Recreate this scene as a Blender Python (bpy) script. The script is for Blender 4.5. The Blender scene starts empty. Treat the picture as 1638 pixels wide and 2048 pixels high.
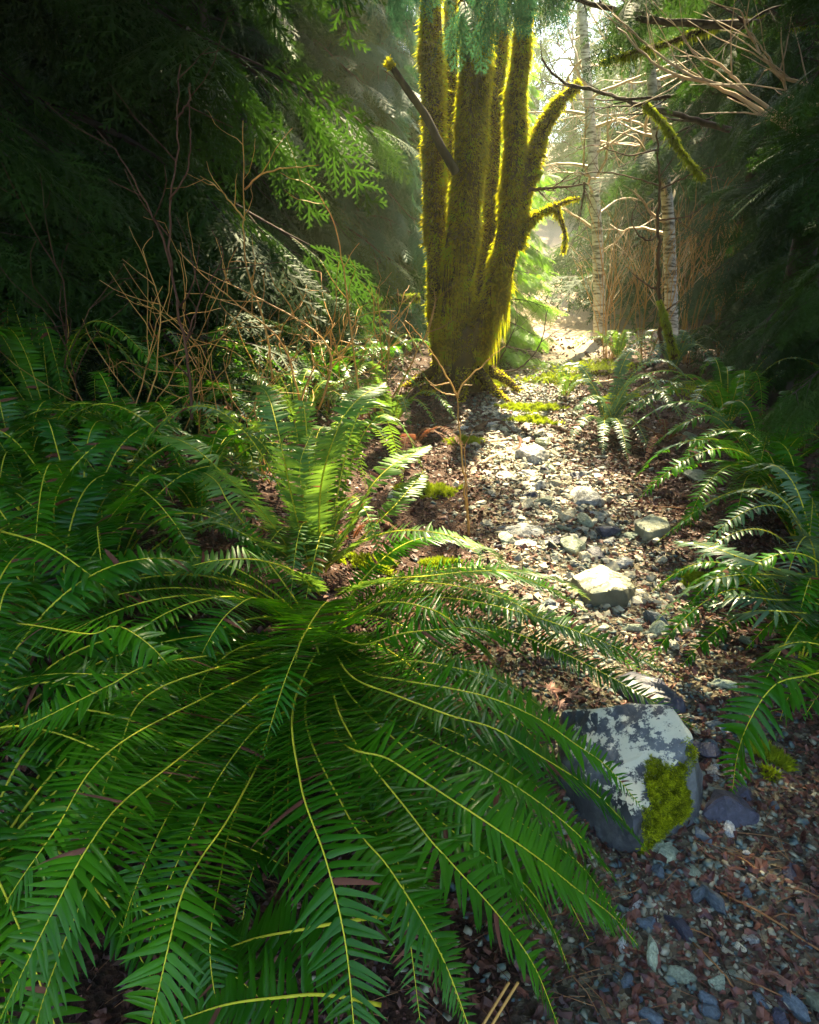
import bpy, bmesh, math, random
import numpy as np
from mathutils import Vector, Matrix, Euler, noise as mnoise
random.seed(7); RNG = np.random.default_rng(7)
R = math.radians
scene = bpy.context.scene
COL = scene.collection

# ------------------------------------------------------------ camera, world, sun, exposure
CAM_H, PITCH, FPX = 1.2, R(20), 1400.0
cam_d = bpy.data.cameras.new('camera'); cam = bpy.data.objects.new('camera', cam_d); COL.objects.link(cam)
cam.location = (0, 0, CAM_H); cam.rotation_euler = (R(90) - PITCH, 0, 0)
cam_d.sensor_fit = 'VERTICAL'; cam_d.sensor_height = 24; cam_d.lens = 24 * FPX / 2048
cam_d.clip_start = 0.05; cam_d.clip_end = 600
cam_d.dof.use_dof = False
scene.camera = cam
SUN = Vector((0.20, 0.80, 1.05)).normalized()
w = bpy.data.worlds.new('World'); scene.world = w; w.use_nodes = True
wn = w.node_tree.nodes; wl = w.node_tree.links
sky = wn.new('ShaderNodeTexSky'); sky.sky_type = 'NISHITA'; sky.sun_disc = False
sky.sun_elevation = math.asin(SUN.z); sky.sun_rotation = math.atan2(SUN.x, SUN.y)
wl.new(sky.outputs[0], wn['Background'].inputs[0]); wn['Background'].inputs[1].default_value = 0.14
sd = bpy.data.lights.new('sun', 'SUN'); sd.energy = 5.0; sd.angle = R(0.6); sd.color = (1.0, 0.85, 0.52)
so = bpy.data.objects.new('sun', sd); COL.objects.link(so); so.rotation_euler = SUN.to_track_quat('Z', 'Y').to_euler()
scene.view_settings.view_transform = 'Standard'; scene.view_settings.look = 'None'
scene.view_settings.gamma = 1.0; scene.view_settings.use_curve_mapping = False
scene.view_settings.exposure = 2.88
cy = scene.cycles
cy.max_bounces = 6; cy.diffuse_bounces = 3; cy.glossy_bounces = 2; cy.transmission_bounces = 3; cy.volume_bounces = 0
cy.use_denoising = True; cy.sample_clamp_indirect = 6
HAZE = 0.0038

# ------------------------------------------------------------ picture <-> place
def ray(px, py):
    u = (px - 819) / FPX; v = (1024 - py) / FPX
    return np.array([u, math.cos(PITCH) + v * math.sin(PITCH), -math.sin(PITCH) + v * math.cos(PITCH)])
def at_y(px, py, y):
    d = ray(px, py); return np.array([0, 0, CAM_H]) + d * (y / d[1])
def path_x(y):
    return np.interp(y, [-2, .9, 1.5, 2.3, 3.8, 5.1, 7.6, 10.4, 16, 30], [.8, .62, .64, .72, .85, .78, 1.4, 2.5, 3.6, 5])
def smooth(e0, e1, x):
    t = np.clip((x - e0) / (e1 - e0), 0, 1); return t * t * (3 - 2 * t)
def H(x, y):
    x = np.asarray(x, float); y = np.asarray(y, float)
    d = np.abs(x - path_x(y))
    h = 0.16 * smooth(0.45, 2.2, d) + 0.5 * smooth(3.5, 12, d)
    h = h + 0.018 * np.sin(3.1 * x + 1.3 * y) * np.cos(2.3 * y - .7 * x) + 0.010 * np.sin(7.3 * x + 2) * np.sin(6.1 * y)
    h = h + 0.006 * np.sin(17 * x + 4 * y) * np.sin(19 * y - 3 * x)
    h = h + 0.20 * np.clip(y - 13, 0, 40) + 0.4 * np.sin(.21 * x) * smooth(16, 30, y)
    return h - 0.03
def at_z(px, py, z):                       # point at height z above the ground
    d = ray(px, py); t = (CAM_H - z) / max(-d[2], 1e-3)
    for _ in range(12):
        p = d * t; t = (CAM_H - z - float(H(p[0], p[1]))) / max(-d[2], 1e-3)
    return np.array([0, 0, CAM_H]) + d * t
def ground(px, py): return at_z(px, py, 0)

# ------------------------------------------------------------ helpers
def tag(o, label=None, cat=None, group=None, kind=None):
    if label: o['label'] = label
    if cat: o['category'] = cat
    if group: o['group'] = group
    if kind: o['kind'] = kind
    return o
def empty(name, loc=(0, 0, 0)):
    o = bpy.data.objects.new(name, None); COL.objects.link(o); o.location = loc; o.empty_display_size = .1
    return o
def mesh_np(name, V, faces_list, mats, midx=None, smooth_=True):
    """faces_list: list of int arrays (n,k) ; midx: list of material index per array"""
    me = bpy.data.meshes.new(name)
    V = np.asarray(V, np.float32)
    me.vertices.add(len(V)); me.vertices.foreach_set('co', V.ravel())
    fl = [np.asarray(f, np.int32) for f in faces_list if len(f)]
    mi = [m for f, m in zip(faces_list, midx or [0] * len(faces_list)) if len(f)]
    loops = np.concatenate([f.ravel() for f in fl]); me.loops.add(len(loops)); me.loops.foreach_set('vertex_index', loops)
    tot = np.concatenate([np.full(len(f), f.shape[1], np.int32) for f in fl])
    start = np.concatenate([[0], np.cumsum(tot)[:-1]]).astype(np.int32)
    me.polygons.add(len(tot)); me.polygons.foreach_set('loop_start', start); me.polygons.foreach_set('loop_total', tot)
    me.polygons.foreach_set('material_index', np.concatenate([np.full(len(f), m, np.int32) for f, m in zip(fl, mi)]))
    me.polygons.foreach_set('use_smooth', np.full(len(tot), smooth_, bool))
    for m in mats: me.materials.append(m)
    me.update(calc_edges=True); me.validate()
    return me
def link(name, me, parent=None, loc=None):
    o = bpy.data.objects.new(name, me); COL.objects.link(o)
    if parent is not None: o.parent = parent
    if loc is not None: o.location = loc
    return o
class MB:                                   # collects pieces into one mesh
    def __init__(s): s.V = []; s.F = []; s.M = []; s.n = 0
    def add(s, V, F, m=0):
        V = np.asarray(V, float).reshape(-1, 3)
        if isinstance(F, np.ndarray): F = [F]
        for f in F:
            s.F.append(np.asarray(f, int) + s.n); s.M.append(m)
        s.V.append(V); s.n += len(V)
    def mesh(s, name, mats, smooth_=True):
        V = np.concatenate(s.V); by = {}
        for f, m in zip(s.F, s.M): by.setdefault((f.shape[1], m), []).append(f)
        return mesh_np(name, V, [np.concatenate(v) for v in by.values()], mats, [k[1] for k in by], smooth_)
def unit(a): 
    a = np.asarray(a, float); return a / (np.linalg.norm(a, axis=-1, keepdims=True) + 1e-9)
def spline(P, n):
    P = np.asarray(P, float)
    if len(P) == 2: t = np.linspace(0, 1, n)[:, None]; return P[0] * (1 - t) + P[1] * t
    d = np.r_[0, np.cumsum(np.linalg.norm(np.diff(P, axis=0), axis=1) ** .5 + 1e-6)]
    Q = np.vstack([2 * P[0] - P[1], P, 2 * P[-1] - P[-2]]); out = []
    ts = np.linspace(0, d[-1], 160); seg = np.clip(np.searchsorted(d, ts, side='right') - 1, 0, len(P) - 2)
    u = ((ts - d[seg]) / (d[seg + 1] - d[seg]))[:, None]
    p0, p1, p2, p3 = Q[seg], Q[seg + 1], Q[seg + 2], Q[seg + 3]
    C = .5 * ((2 * p1) + (-p0 + p2) * u + (2 * p0 - 5 * p1 + 4 * p2 - p3) * u ** 2 + (-p0 + 3 * p1 - 3 * p2 + p3) * u ** 3)
    L = np.r_[0, np.cumsum(np.linalg.norm(np.diff(C, axis=0), axis=1))]
    s = np.linspace(0, L[-1], n)
    return np.stack([np.interp(s, L, C[:, k]) for k in range(3)], 1)
def tube_arrays(C, r, k=6, bump=0, freq=6.0, seed=0, cap=True):
    C = np.asarray(C, float); n = len(C); T = unit(np.gradient(C, axis=0))
    ref = np.array([0, 0, 1.]) if abs(T[0][2]) < .8 else np.array([1., 0, 0])
    A = np.zeros_like(T); a = unit(ref - T[0] * (ref @ T[0]))
    for i in range(n):
        a = unit(a - T[i] * (a @ T[i])); A[i] = a
    B = np.cross(T, A); th = np.linspace(0, 2 * np.pi, k, endpoint=False)
    r = np.broadcast_to(np.asarray(r, float), (n,))
    rr = np.repeat(r[:, None], k, 1)
    if bump:
        pos = np.arange(n)[:, None] / max(n - 1, 1)
        ph = np.random.default_rng(seed).uniform(0, 6.28, 6)
        rr = rr * (1 + bump * (.5 * np.sin(3 * th + ph[0] + freq * pos) + .4 * np.sin(5 * th + ph[1] - 2.3 * freq * pos)
                   + .35 * np.sin(2 * th + ph[2] + 4.1 * freq * pos) * np.sin(7 * freq * pos + ph[3]) + .3 * np.sin(9 * th + ph[4] + 6 * freq * pos)))
    V = C[:, None] + rr[..., None] * (np.cos(th)[None, :, None] * A[:, None] + np.sin(th)[None, :, None] * B[:, None])
    i, j = np.meshgrid(np.arange(n - 1), np.arange(k), indexing='ij'); j2 = (j + 1) % k
    F = np.stack([i * k + j, i * k + j2, (i + 1) * k + j2, (i + 1) * k + j], -1).reshape(-1, 4)
    V = V.reshape(-1, 3); Fs = [F]
    if cap:
        c0, c1 = len(V), len(V) + 1; V = np.vstack([V, C[0], C[-1] + T[-1] * r[-1] * .6]); jj = np.arange(k)
        Fs.append(np.concatenate([np.stack([np.full(k, c0), (jj + 1) % k, jj], 1), np.stack([np.full(k, c1), (n - 1) * k + jj, (n - 1) * k + (jj + 1) % k], 1)]))
    return V, Fs

# ------------------------------------------------------------ materials
def new_mat(name):
    m = bpy.data.materials.new(name); m.use_nodes = True; nt = m.node_tree
    return m, nt, nt.nodes, nt.links, nt.nodes['Principled BSDF']
def noise_node(N, L, scale, detail=4, coord='Object', rough=.55):
    tc = N.new('ShaderNodeTexCoord'); n = N.new('ShaderNodeTexNoise'); n.inputs['Scale'].default_value = scale
    n.inputs['Detail'].default_value = detail; n.inputs['Roughness'].default_value = rough
    if coord == 'World':
        g = N.new('ShaderNodeNewGeometry'); L.new(g.outputs['Position'], n.inputs['Vector'])
    else: L.new(tc.outputs[coord], n.inputs['Vector'])
    return n
def ramp(N, L, src, stops):
    r = N.new('ShaderNodeValToRGB'); e = r.color_ramp.elements
    while len(e) < len(stops): e.new(.5)
    for k, (p, c) in enumerate(stops): e[k].position = p; e[k].color = (*c, 1)
    L.new(src, r.inputs[0]); return r
def mixc(N, L, f, a, b, mode='MIX'):
    m = N.new('ShaderNodeMix'); m.data_type = 'RGBA'; m.blend_type = mode
    for s, v in ((m.inputs[0], f), (m.inputs[6], a), (m.inputs[7], b)):
        if hasattr(v, 'links') or isinstance(v, bpy.types.NodeSocket): L.new(v, s)
        elif isinstance(v, tuple): s.default_value = (*v, 1)
        else: s.default_value = v
    return m.outputs[2]
def leaf_mat(name, ca, cb, trans, rough=.4, tf=.35, spec=.5, scale=9, sub=None):
    m, nt, N, L, P = new_mat(name)
    n = noise_node(N, L, scale, 3, 'World'); oi = N.new('ShaderNodeObjectInfo')
    add = N.new('ShaderNodeMath'); add.operation = 'MULTIPLY_ADD'; add.inputs[1].default_value = .45
    L.new(oi.outputs['Random'], add.inputs[0]); s2 = N.new('ShaderNodeMath'); s2.operation = 'SUBTRACT'; s2.inputs[1].default_value = .22
    L.new(n.outputs[0], s2.inputs[0]); L.new(s2.outputs[0], add.inputs[2])
    r = ramp(N, L, add.outputs[0], [(.25, ca), (.75, cb)])
    L.new(r.outputs[0], P.inputs['Base Color']); P.inputs['Roughness'].default_value = rough
    P.inputs['Specular IOR Level'].default_value = spec
    t = N.new('ShaderNodeBsdfTranslucent'); tcx = mixc(N, L, .6, r.outputs[0], trans); L.new(tcx, t.inputs[0])
    mx = N.new('ShaderNodeMixShader'); mx.inputs[0].default_value = tf
    L.new(P.outputs[0], mx.inputs[1]); L.new(t.outputs[0], mx.inputs[2])
    L.new(mx.outputs[0], N['Material Output'].inputs[0]); return m
def bark_mat(name, stops, scale=30, rough=.85, bump=.6, stretch=(1, 1, .3), spec=.2, coord='Object'):
    m, nt, N, L, P = new_mat(name)
    tc = N.new('ShaderNodeTexCoord'); mp = N.new('ShaderNodeMapping'); mp.inputs['Scale'].default_value = stretch
    L.new(tc.outputs[coord], mp.inputs[0]); n = N.new('ShaderNodeTexNoise'); n.inputs['Scale'].default_value = scale; n.inputs['Detail'].default_value = 6
    L.new(mp.outputs[0], n.inputs['Vector']); r = ramp(N, L, n.outputs[0], stops)
    L.new(r.outputs[0], P.inputs['Base Color']); P.inputs['Roughness'].default_value = rough; P.inputs['Specular IOR Level'].default_value = spec
    b = N.new('ShaderNodeBump'); b.inputs['Strength'].default_value = bump; b.inputs['Distance'].default_value = .01
    L.new(n.outputs[0], b.inputs['Height']); L.new(b.outputs[0], P.inputs['Normal']); return m
M = {}
M['fern'] = leaf_mat('fern_leaf', (.012, .085, .003), (.050, .185, .004), (.15, .46, .004), .30, .32, .30)
M['fern_pale'] = leaf_mat('fern_leaf_pale', (.055, .15, .02), (.12, .24, .035), (.28, .46, .04), .42, .35, .4)
M['fern_silver'] = leaf_mat('fern_leaf_grey_green', (.05, .12, .055), (.10, .19, .09), (.18, .32, .10), .36, .3)
M['fern_dead'] = leaf_mat('fern_leaf_dead', (.10, .035, .02), (.22, .09, .06), (.35, .12, .05), .7, .3, .2)
M['rachis'] = bark_mat('fern_stalk', [(.3, (.40, .38, .02)), (.7, (.62, .56, .04))], 8, .5, .1)
M['rachis_dark'] = bark_mat('fern_stalk_brown', [(.3, (.10, .06, .02)), (.7, (.2, .14, .04))], 8, .6, .1)
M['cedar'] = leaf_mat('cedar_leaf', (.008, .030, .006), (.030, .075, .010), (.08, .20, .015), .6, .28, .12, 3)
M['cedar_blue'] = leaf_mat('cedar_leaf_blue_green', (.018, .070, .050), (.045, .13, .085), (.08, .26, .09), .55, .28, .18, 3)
M['cedar_lit'] = leaf_mat('cedar_leaf_young_sunlit', (.07, .20, .015), (.16, .32, .03), (.40, .75, .05), .5, .5, .3, 3)  # young growth, brightened so that sunlight is put into the colour
M['bark'] = bark_mat('cedar_bark', [(.3, (.02, .014, .012)), (.7, (.075, .05, .04))], 20)
M['twig_dark'] = bark_mat('dark_twig', [(.3, (.03, .018, .016)), (.7, (.09, .055, .05))], 30)
M['twig_red'] = bark_mat('red_brown_twig', [(.3, (.05, .022, .015)), (.7, (.13, .06, .035))], 30)
M['twig_gold'] = bark_mat('golden_twig', [(.3, (.34, .15, .035)), (.7, (.60, .33, .08))], 14, .55, .2, spec=.4)
M['twig_tan'] = bark_mat('tan_twig', [(.3, (.30, .20, .12)), (.7, (.55, .42, .28))], 14, .6, .2)
M['core'] = bark_mat('mossy_bark', [(.3, (.018, .010, .004)), (.5, (.06, .03, .007)), (.7, (.11, .07, .01))], 14, .95, 1)
M['needle'] = bark_mat('dry_needle', [(.35, (.07, .025, .014)), (.7, (.34, .16, .06))], 4, .6, .1, coord='Object')
M['birch'] = bark_mat('birch_bark', [(.40, (.10, .085, .07)), (.48, (.40, .37, .32)), (.7, (.62, .59, .52))], 7, .7, .3, (1, 1, 4.5))
def moss_mat(name, stops, trans, tf=.5, scale=3.2):
    m, nt, N, L, P = new_mat(name); n = noise_node(N, L, scale, 5, 'World', .65); n2 = noise_node(N, L, scale * 6.5, 2, 'World', .6)
    av = N.new('ShaderNodeMath'); av.operation = 'MULTIPLY_ADD'; L.new(n2.outputs[0], av.inputs[0]); av.inputs[1].default_value = .9
    sb = N.new('ShaderNodeMath'); sb.operation = 'SUBTRACT'; L.new(n.outputs[0], sb.inputs[0]); sb.inputs[1].default_value = .45; L.new(sb.outputs[0], av.inputs[2]); r = ramp(N, L, av.outputs[0], stops)
    L.new(r.outputs[0], P.inputs['Base Color']); P.inputs['Roughness'].default_value = .8; P.inputs['Specular IOR Level'].default_value = .15
    t = N.new('ShaderNodeBsdfTranslucent'); L.new(mixc(N, L, .55, r.outputs[0], trans), t.inputs[0])
    mx = N.new('ShaderNodeMixShader'); mx.inputs[0].default_value = tf
    L.new(P.outputs[0], mx.inputs[1]); L.new(t.outputs[0], mx.inputs[2]); L.new(mx.outputs[0], N['Material Output'].inputs[0]); return m
M['moss'] = moss_mat('trunk_moss', [(.38, (.022, .008, .003)), (.46, (.20, .08, .004)), (.54, (.55, .34, .005)), (.64, (.26, .42, .006))], (.95, 1.0, .02), .55, 5.5)
M['moss_green'] = moss_mat('ground_moss', [(.35, (.14, .17, .01)), (.6, (.30, .36, .012))], (.6, .75, .02), .35, 9)
M['moss_rock'] = moss_mat('rock_moss', [(.40, (.045, .055, .003)), (.5, (.20, .24, .006)), (.6, (.52, .56, .012))], (.6, .7, .02), .3, 55)

def ground_mat():
    m, nt, N, L, P = new_mat('forest_floor')
    at = N.new('ShaderNodeAttribute'); at.attribute_name = 'trail'
    n1 = noise_node(N, L, 55, 8, 'World', .7); n2 = noise_node(N, L, 7, 5, 'World'); v = N.new('ShaderNodeTexVoronoi'); v.inputs['Scale'].default_value = 70
    g = N.new('ShaderNodeNewGeometry'); L.new(g.outputs['Position'], v.inputs['Vector'])
    duff = ramp(N, L, n1.outputs[0], [(.3, (.012, .006, .004)), (.5, (.045, .020, .013)), (.68, (.12, .055, .03))])
    grit = ramp(N, L, v.outputs['Color'], [(.1, (.04, .03, .02)), (.45, (.11, .085, .055)), (.75, (.22, .19, .12)), (.95, (.10, .11, .10))])
    mm = N.new('ShaderNodeMath'); mm.operation = 'MULTIPLY_ADD'; L.new(n2.outputs[0], mm.inputs[0]); mm.inputs[1].default_value = 1.6
    s = N.new('ShaderNodeMath'); s.operation = 'SUBTRACT'; L.new(at.outputs['Fac'], s.inputs[0]); s.inputs[1].default_value = .85; L.new(s.outputs[0], mm.inputs[2])
    cl = ramp(N, L, mm.outputs[0], [(.35, (0, 0, 0)), (.6, (1, 1, 1))])
    c = mixc(N, L, cl.outputs[0], duff.outputs[0], grit.outputs[0])
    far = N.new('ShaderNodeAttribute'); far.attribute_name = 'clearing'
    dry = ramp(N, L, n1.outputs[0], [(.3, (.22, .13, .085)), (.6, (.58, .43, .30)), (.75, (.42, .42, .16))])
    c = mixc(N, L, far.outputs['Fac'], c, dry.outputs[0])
    L.new(c, P.inputs['Base Color']); P.inputs['Roughness'].default_value = .85; P.inputs['Specular IOR Level'].default_value = .25
    b = N.new('ShaderNodeBump'); b.inputs['Distance'].default_value = .012; b.inputs['Strength'].default_value = .9
    ad = N.new('ShaderNodeMath'); L.new(n1.outputs[0], ad.inputs[0]); L.new(v.outputs['Distance'], ad.inputs[1])
    L.new(ad.outputs[0], b.inputs['Height']); L.new(b.outputs[0], P.inputs['Normal']); return m
def rock_mat(name, stops, scale=9, rough=.6, lichen=None, spec=.4, lth=.5):
    m, nt, N, L, P = new_mat(name); tc = N.new('ShaderNodeTexCoord'); oi = N.new('ShaderNodeObjectInfo')
    ad = N.new('ShaderNodeVectorMath'); ad.operation = 'ADD'; L.new(tc.outputs['Object'], ad.inputs[0])
    cx = N.new('ShaderNodeVectorMath'); cx.operation = 'SCALE'; cx.inputs[0].default_value = (37, 53, 71); L.new(oi.outputs['Random'], cx.inputs['Scale']); L.new(cx.outputs[0], ad.inputs[1])
    n = N.new('ShaderNodeTexNoise'); n.inputs['Scale'].default_value = scale; n.inputs['Detail'].default_value = 8; n.inputs['Roughness'].default_value = .7; L.new(ad.outputs[0], n.inputs['Vector'])
    r = ramp(N, L, n.outputs[0], stops); c = r.outputs[0]
    hs = N.new('ShaderNodeHueSaturation'); L.new(c, hs.inputs['Color']); mv = N.new('ShaderNodeMapRange'); mv.inputs[3].default_value = .6; mv.inputs[4].default_value = 1.35
    L.new(oi.outputs['Random'], mv.inputs[0]); L.new(mv.outputs[0], hs.inputs['Value']); c = hs.outputs[0]
    if lichen:
        g = N.new('ShaderNodeNewGeometry'); sx = N.new('ShaderNodeSeparateXYZ'); L.new(g.outputs['Normal'], sx.inputs[0])
        l1 = N.new('ShaderNodeTexNoise'); l1.inputs['Scale'].default_value = scale * 2.2; l1.inputs['Detail'].default_value = 9; l1.inputs['Roughness'].default_value = .75; L.new(ad.outputs[0], l1.inputs['Vector'])
        mu = N.new('ShaderNodeMath'); mu.operation = 'MULTIPLY'; L.new(l1.outputs[0], mu.inputs[0])
        cm = N.new('ShaderNodeMapRange'); cm.inputs[1].default_value = .3; cm.inputs[2].default_value = .8; L.new(sx.outputs[2], cm.inputs[0]); L.new(cm.outputs[0], mu.inputs[1])
        lr = ramp(N, L, mu.outputs[0], [(lth - .015, (0, 0, 0)), (lth + .02, (1, 1, 1))]); c = mixc(N, L, lr.outputs[0], c, lichen)
    L.new(c, P.inputs['Base Color']); P.inputs['Roughness'].default_value = rough; P.inputs['Specular IOR Level'].default_value = spec
    b = N.new('ShaderNodeBump'); b.inputs['Distance'].default_value = .008; b.inputs['Strength'].default_value = .7; L.new(n.outputs[0], b.inputs['Height']); L.new(b.outputs[0], P.inputs['Normal']); return m
M['ground'] = ground_mat()
M['rock_blue'] = rock_mat('rock_blue_grey', [(.3, (.04, .055, .075)), (.6, (.12, .155, .19)), (.8, (.22, .26, .29))], 6, .45)
M['rock_green'] = rock_mat('rock_grey_green', [(.3, (.09, .11, .08)), (.55, (.27, .31, .22)), (.8, (.45, .48, .36))], 6, .55)
M['rock_tan'] = rock_mat('rock_cream', [(.3, (.14, .11, .07)), (.5, (.44, .39, .27)), (.62, (.60, .56, .42)), (.8, (.38, .37, .26))], 6, .7)
M['rock_purple'] = rock_mat('rock_purple_slate', [(.3, (.022, .022, .035)), (.6, (.055, .055, .085)), (.8, (.14, .14, .18))], 6, .4)
M['rock_grey'] = rock_mat('rock_pale_grey', [(.3, (.06, .06, .065)), (.5, (.30, .30, .29)), (.62, (.52, .51, .47)), (.8, (.32, .32, .32))], 6, .5)
M['boulder'] = rock_mat('boulder_lichen', [(.3, (.018, .019, .022)), (.5, (.055, .06, .068)), (.62, (.13, .14, .145)), (.8, (.07, .075, .08))], 7, .42, (.60, .57, .42), lth=.485)
M['lichen'] = rock_mat('rock_lichen', [(.3, (.08, .085, .06)), (.6, (.20, .20, .14)), (.8, (.3, .3, .2))], 9, .7, (.50, .50, .34), lth=.46)
def litter_mat(name, stops):
    m, nt, N, L, P = new_mat(name); n = noise_node(N, L, 21, 2, 'World'); n.inputs['Scale'].default_value = 23
    r = ramp(N, L, n.outputs[0], stops); L.new(r.outputs[0], P.inputs['Base Color']); P.inputs['Roughness'].default_value = .6; return m
M['litter'] = litter_mat('leaf_litter', [(.3, (.022, .007, .006)), (.47, (.065, .020, .014)), (.6, (.17, .06, .035)), (.68, (.06, .025, .03))])
M['maple_leaf'] = litter_mat('dry_maple_leaf', [(.3, (.13, .06, .05)), (.6, (.27, .13, .09)), (.75, (.2, .12, .13))])
M['maple_leaf_red'] = litter_mat('dry_rust_leaf', [(.3, (.22, .06, .02)), (.7, (.42, .16, .05))])
M['pebble'] = litter_mat('gravel_stone', [(.33, (.045, .075, .095)), (.45, (.10, .14, .12)), (.56, (.24, .22, .15)), (.70, (.42, .39, .28))])

# ------------------------------------------------------------ ground sheet, haze
def build_ground():
    nx, ny = 420, 520
    s = np.linspace(-1, 1, nx); X = .6 + 80 * np.sinh(5.2 * s) / np.sinh(5.2)
    t = np.linspace(-.72, 1, ny); Y = 1.5 + 95 * np.sinh(5.2 * t) / np.sinh(5.2)
    xx, yy = np.meshgrid(X, Y); zz = H(xx, yy)
    V = np.stack([xx, yy, zz], -1).reshape(-1, 3)
    i, j = np.meshgrid(np.arange(ny - 1), np.arange(nx - 1), indexing='ij'); a = i * nx + j
    F = np.stack([a, a + 1, a + nx + 1, a + nx], -1).reshape(-1, 4)
    me = mesh_np('ground', V, [F], [M['ground']])
    at = me.attributes.new('trail', 'FLOAT', 'POINT'); d = np.abs(V[:, 0] - path_x(V[:, 1]))
    at.data.foreach_set('value', (1 - smooth(.15, .75, d)).astype(np.float32))
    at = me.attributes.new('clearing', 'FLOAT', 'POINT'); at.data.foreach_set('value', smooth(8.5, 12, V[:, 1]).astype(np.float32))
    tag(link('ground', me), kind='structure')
build_ground()
if HAZE > 0:
    bm = bmesh.new(); bmesh.ops.create_cube(bm, size=1)
    me = bpy.data.meshes.new('haze'); bm.to_mesh(me); bm.free()
    hz = link('haze', me); hz.scale = (180, 190, 26); hz.location = (0, 30, 11); tag(hz, kind='stuff')
    m = bpy.data.materials.new('haze_air'); m.use_nodes = True; N = m.node_tree.nodes; N.clear()
    o = N.new('ShaderNodeOutputMaterial'); v = N.new('ShaderNodeVolumePrincipled'); v.inputs['Density'].default_value = HAZE
    v.inputs['Color'].default_value = (.92, 1, .66, 1); v.inputs['Anisotropy'].default_value = .35
    m.node_tree.links.new(v.outputs[0], o.inputs['Volume']); me.materials.append(m)

# ------------------------------------------------------------ cedar foliage
def spray_template(rng, n2=13):
    """one flat fern-like cedar spray of unit length along +x, in the xy plane, tip bending down"""
    mb_v = []; mb_f = []; c = 0
    def strip(P, wds, nrm=np.array([0, 0, 1.])):
        nonlocal c
        T = unit(np.gradient(P, axis=0)); S = np.cross(nrm, T) * np.asarray(wds)[:, None]
        V = np.stack([P - S, P + S], 1).reshape(-1, 3); k = np.arange(len(P) - 1) * 2
        mb_v.append(V); mb_f.append(np.stack([k, k + 1, k + 3, k + 2], 1) + c); c += len(V)
    x = np.linspace(0, 1, 7); bend = rng.uniform(-.12, .12)
    ax = np.stack([x, bend * x ** 2, -.22 * x ** 2.2], 1); strip(ax, .012 * (1.1 - x) + .003)
    for i in range(n2):
        t = .06 + .9 * i / n2 + rng.uniform(-.01, .01); side = 1 if i % 2 else -1
        L2 = (.40 * (1 - t) ** .7 + .05) * rng.uniform(.8, 1.15) * (0.6 + .4 * min(1, t * 5)); a = R(rng.uniform(42, 55))
        b = np.array([t, bend * t * t, -.22 * t ** 2.2]); q = np.linspace(0, 1, 4)[:, None]
        d = np.array([math.cos(a), side * math.sin(a), -.12]); P = b + d * q * L2 + np.array([.3, -.15 * side, -.5]) * (q * L2) ** 2
        strip(P, np.array([.010, .010, .008, .003]))
        n3 = max(3, int(L2 / .028))
        for k in range(n3):
            u = (k + .7) / (n3 + .4); s3 = 1 if k % 2 else -1; L3 = (.085 * (1 - u) + .028) * rng.uniform(.8, 1.2)
            bp = b + d * u * L2 + np.array([.3, -.15 * side, -.5]) * (u * L2) ** 2
            dd = unit(unit(d) * .75 + np.array([-d[1], d[0], 0]) * s3 * .65 + np.array([0, 0, -.18])); sd_ = np.cross(np.array([0, 0, 1.]), dd) * .0105
            e = bp + dd * L3; mid = bp + dd * L3 * .55
            mb_v.append(np.array([bp, mid - sd_, e, mid + sd_])); mb_f.append(np.array([[0, 1, 2, 3]]) + c); c += 4
    return np.concatenate(mb_v), np.concatenate(mb_f)
SPR = [spray_template(np.random.default_rng(40 + k)) for k in range(5)]
SPR_LO = [spray_template(np.random.default_rng(60 + k), 7) for k in range(3)]
def frame_of(fwd, up):
    f = unit(fwd); s = unit(np.cross(up, f)); u = np.cross(f, s); return np.stack([f, s, u], 1)   # columns
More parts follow.
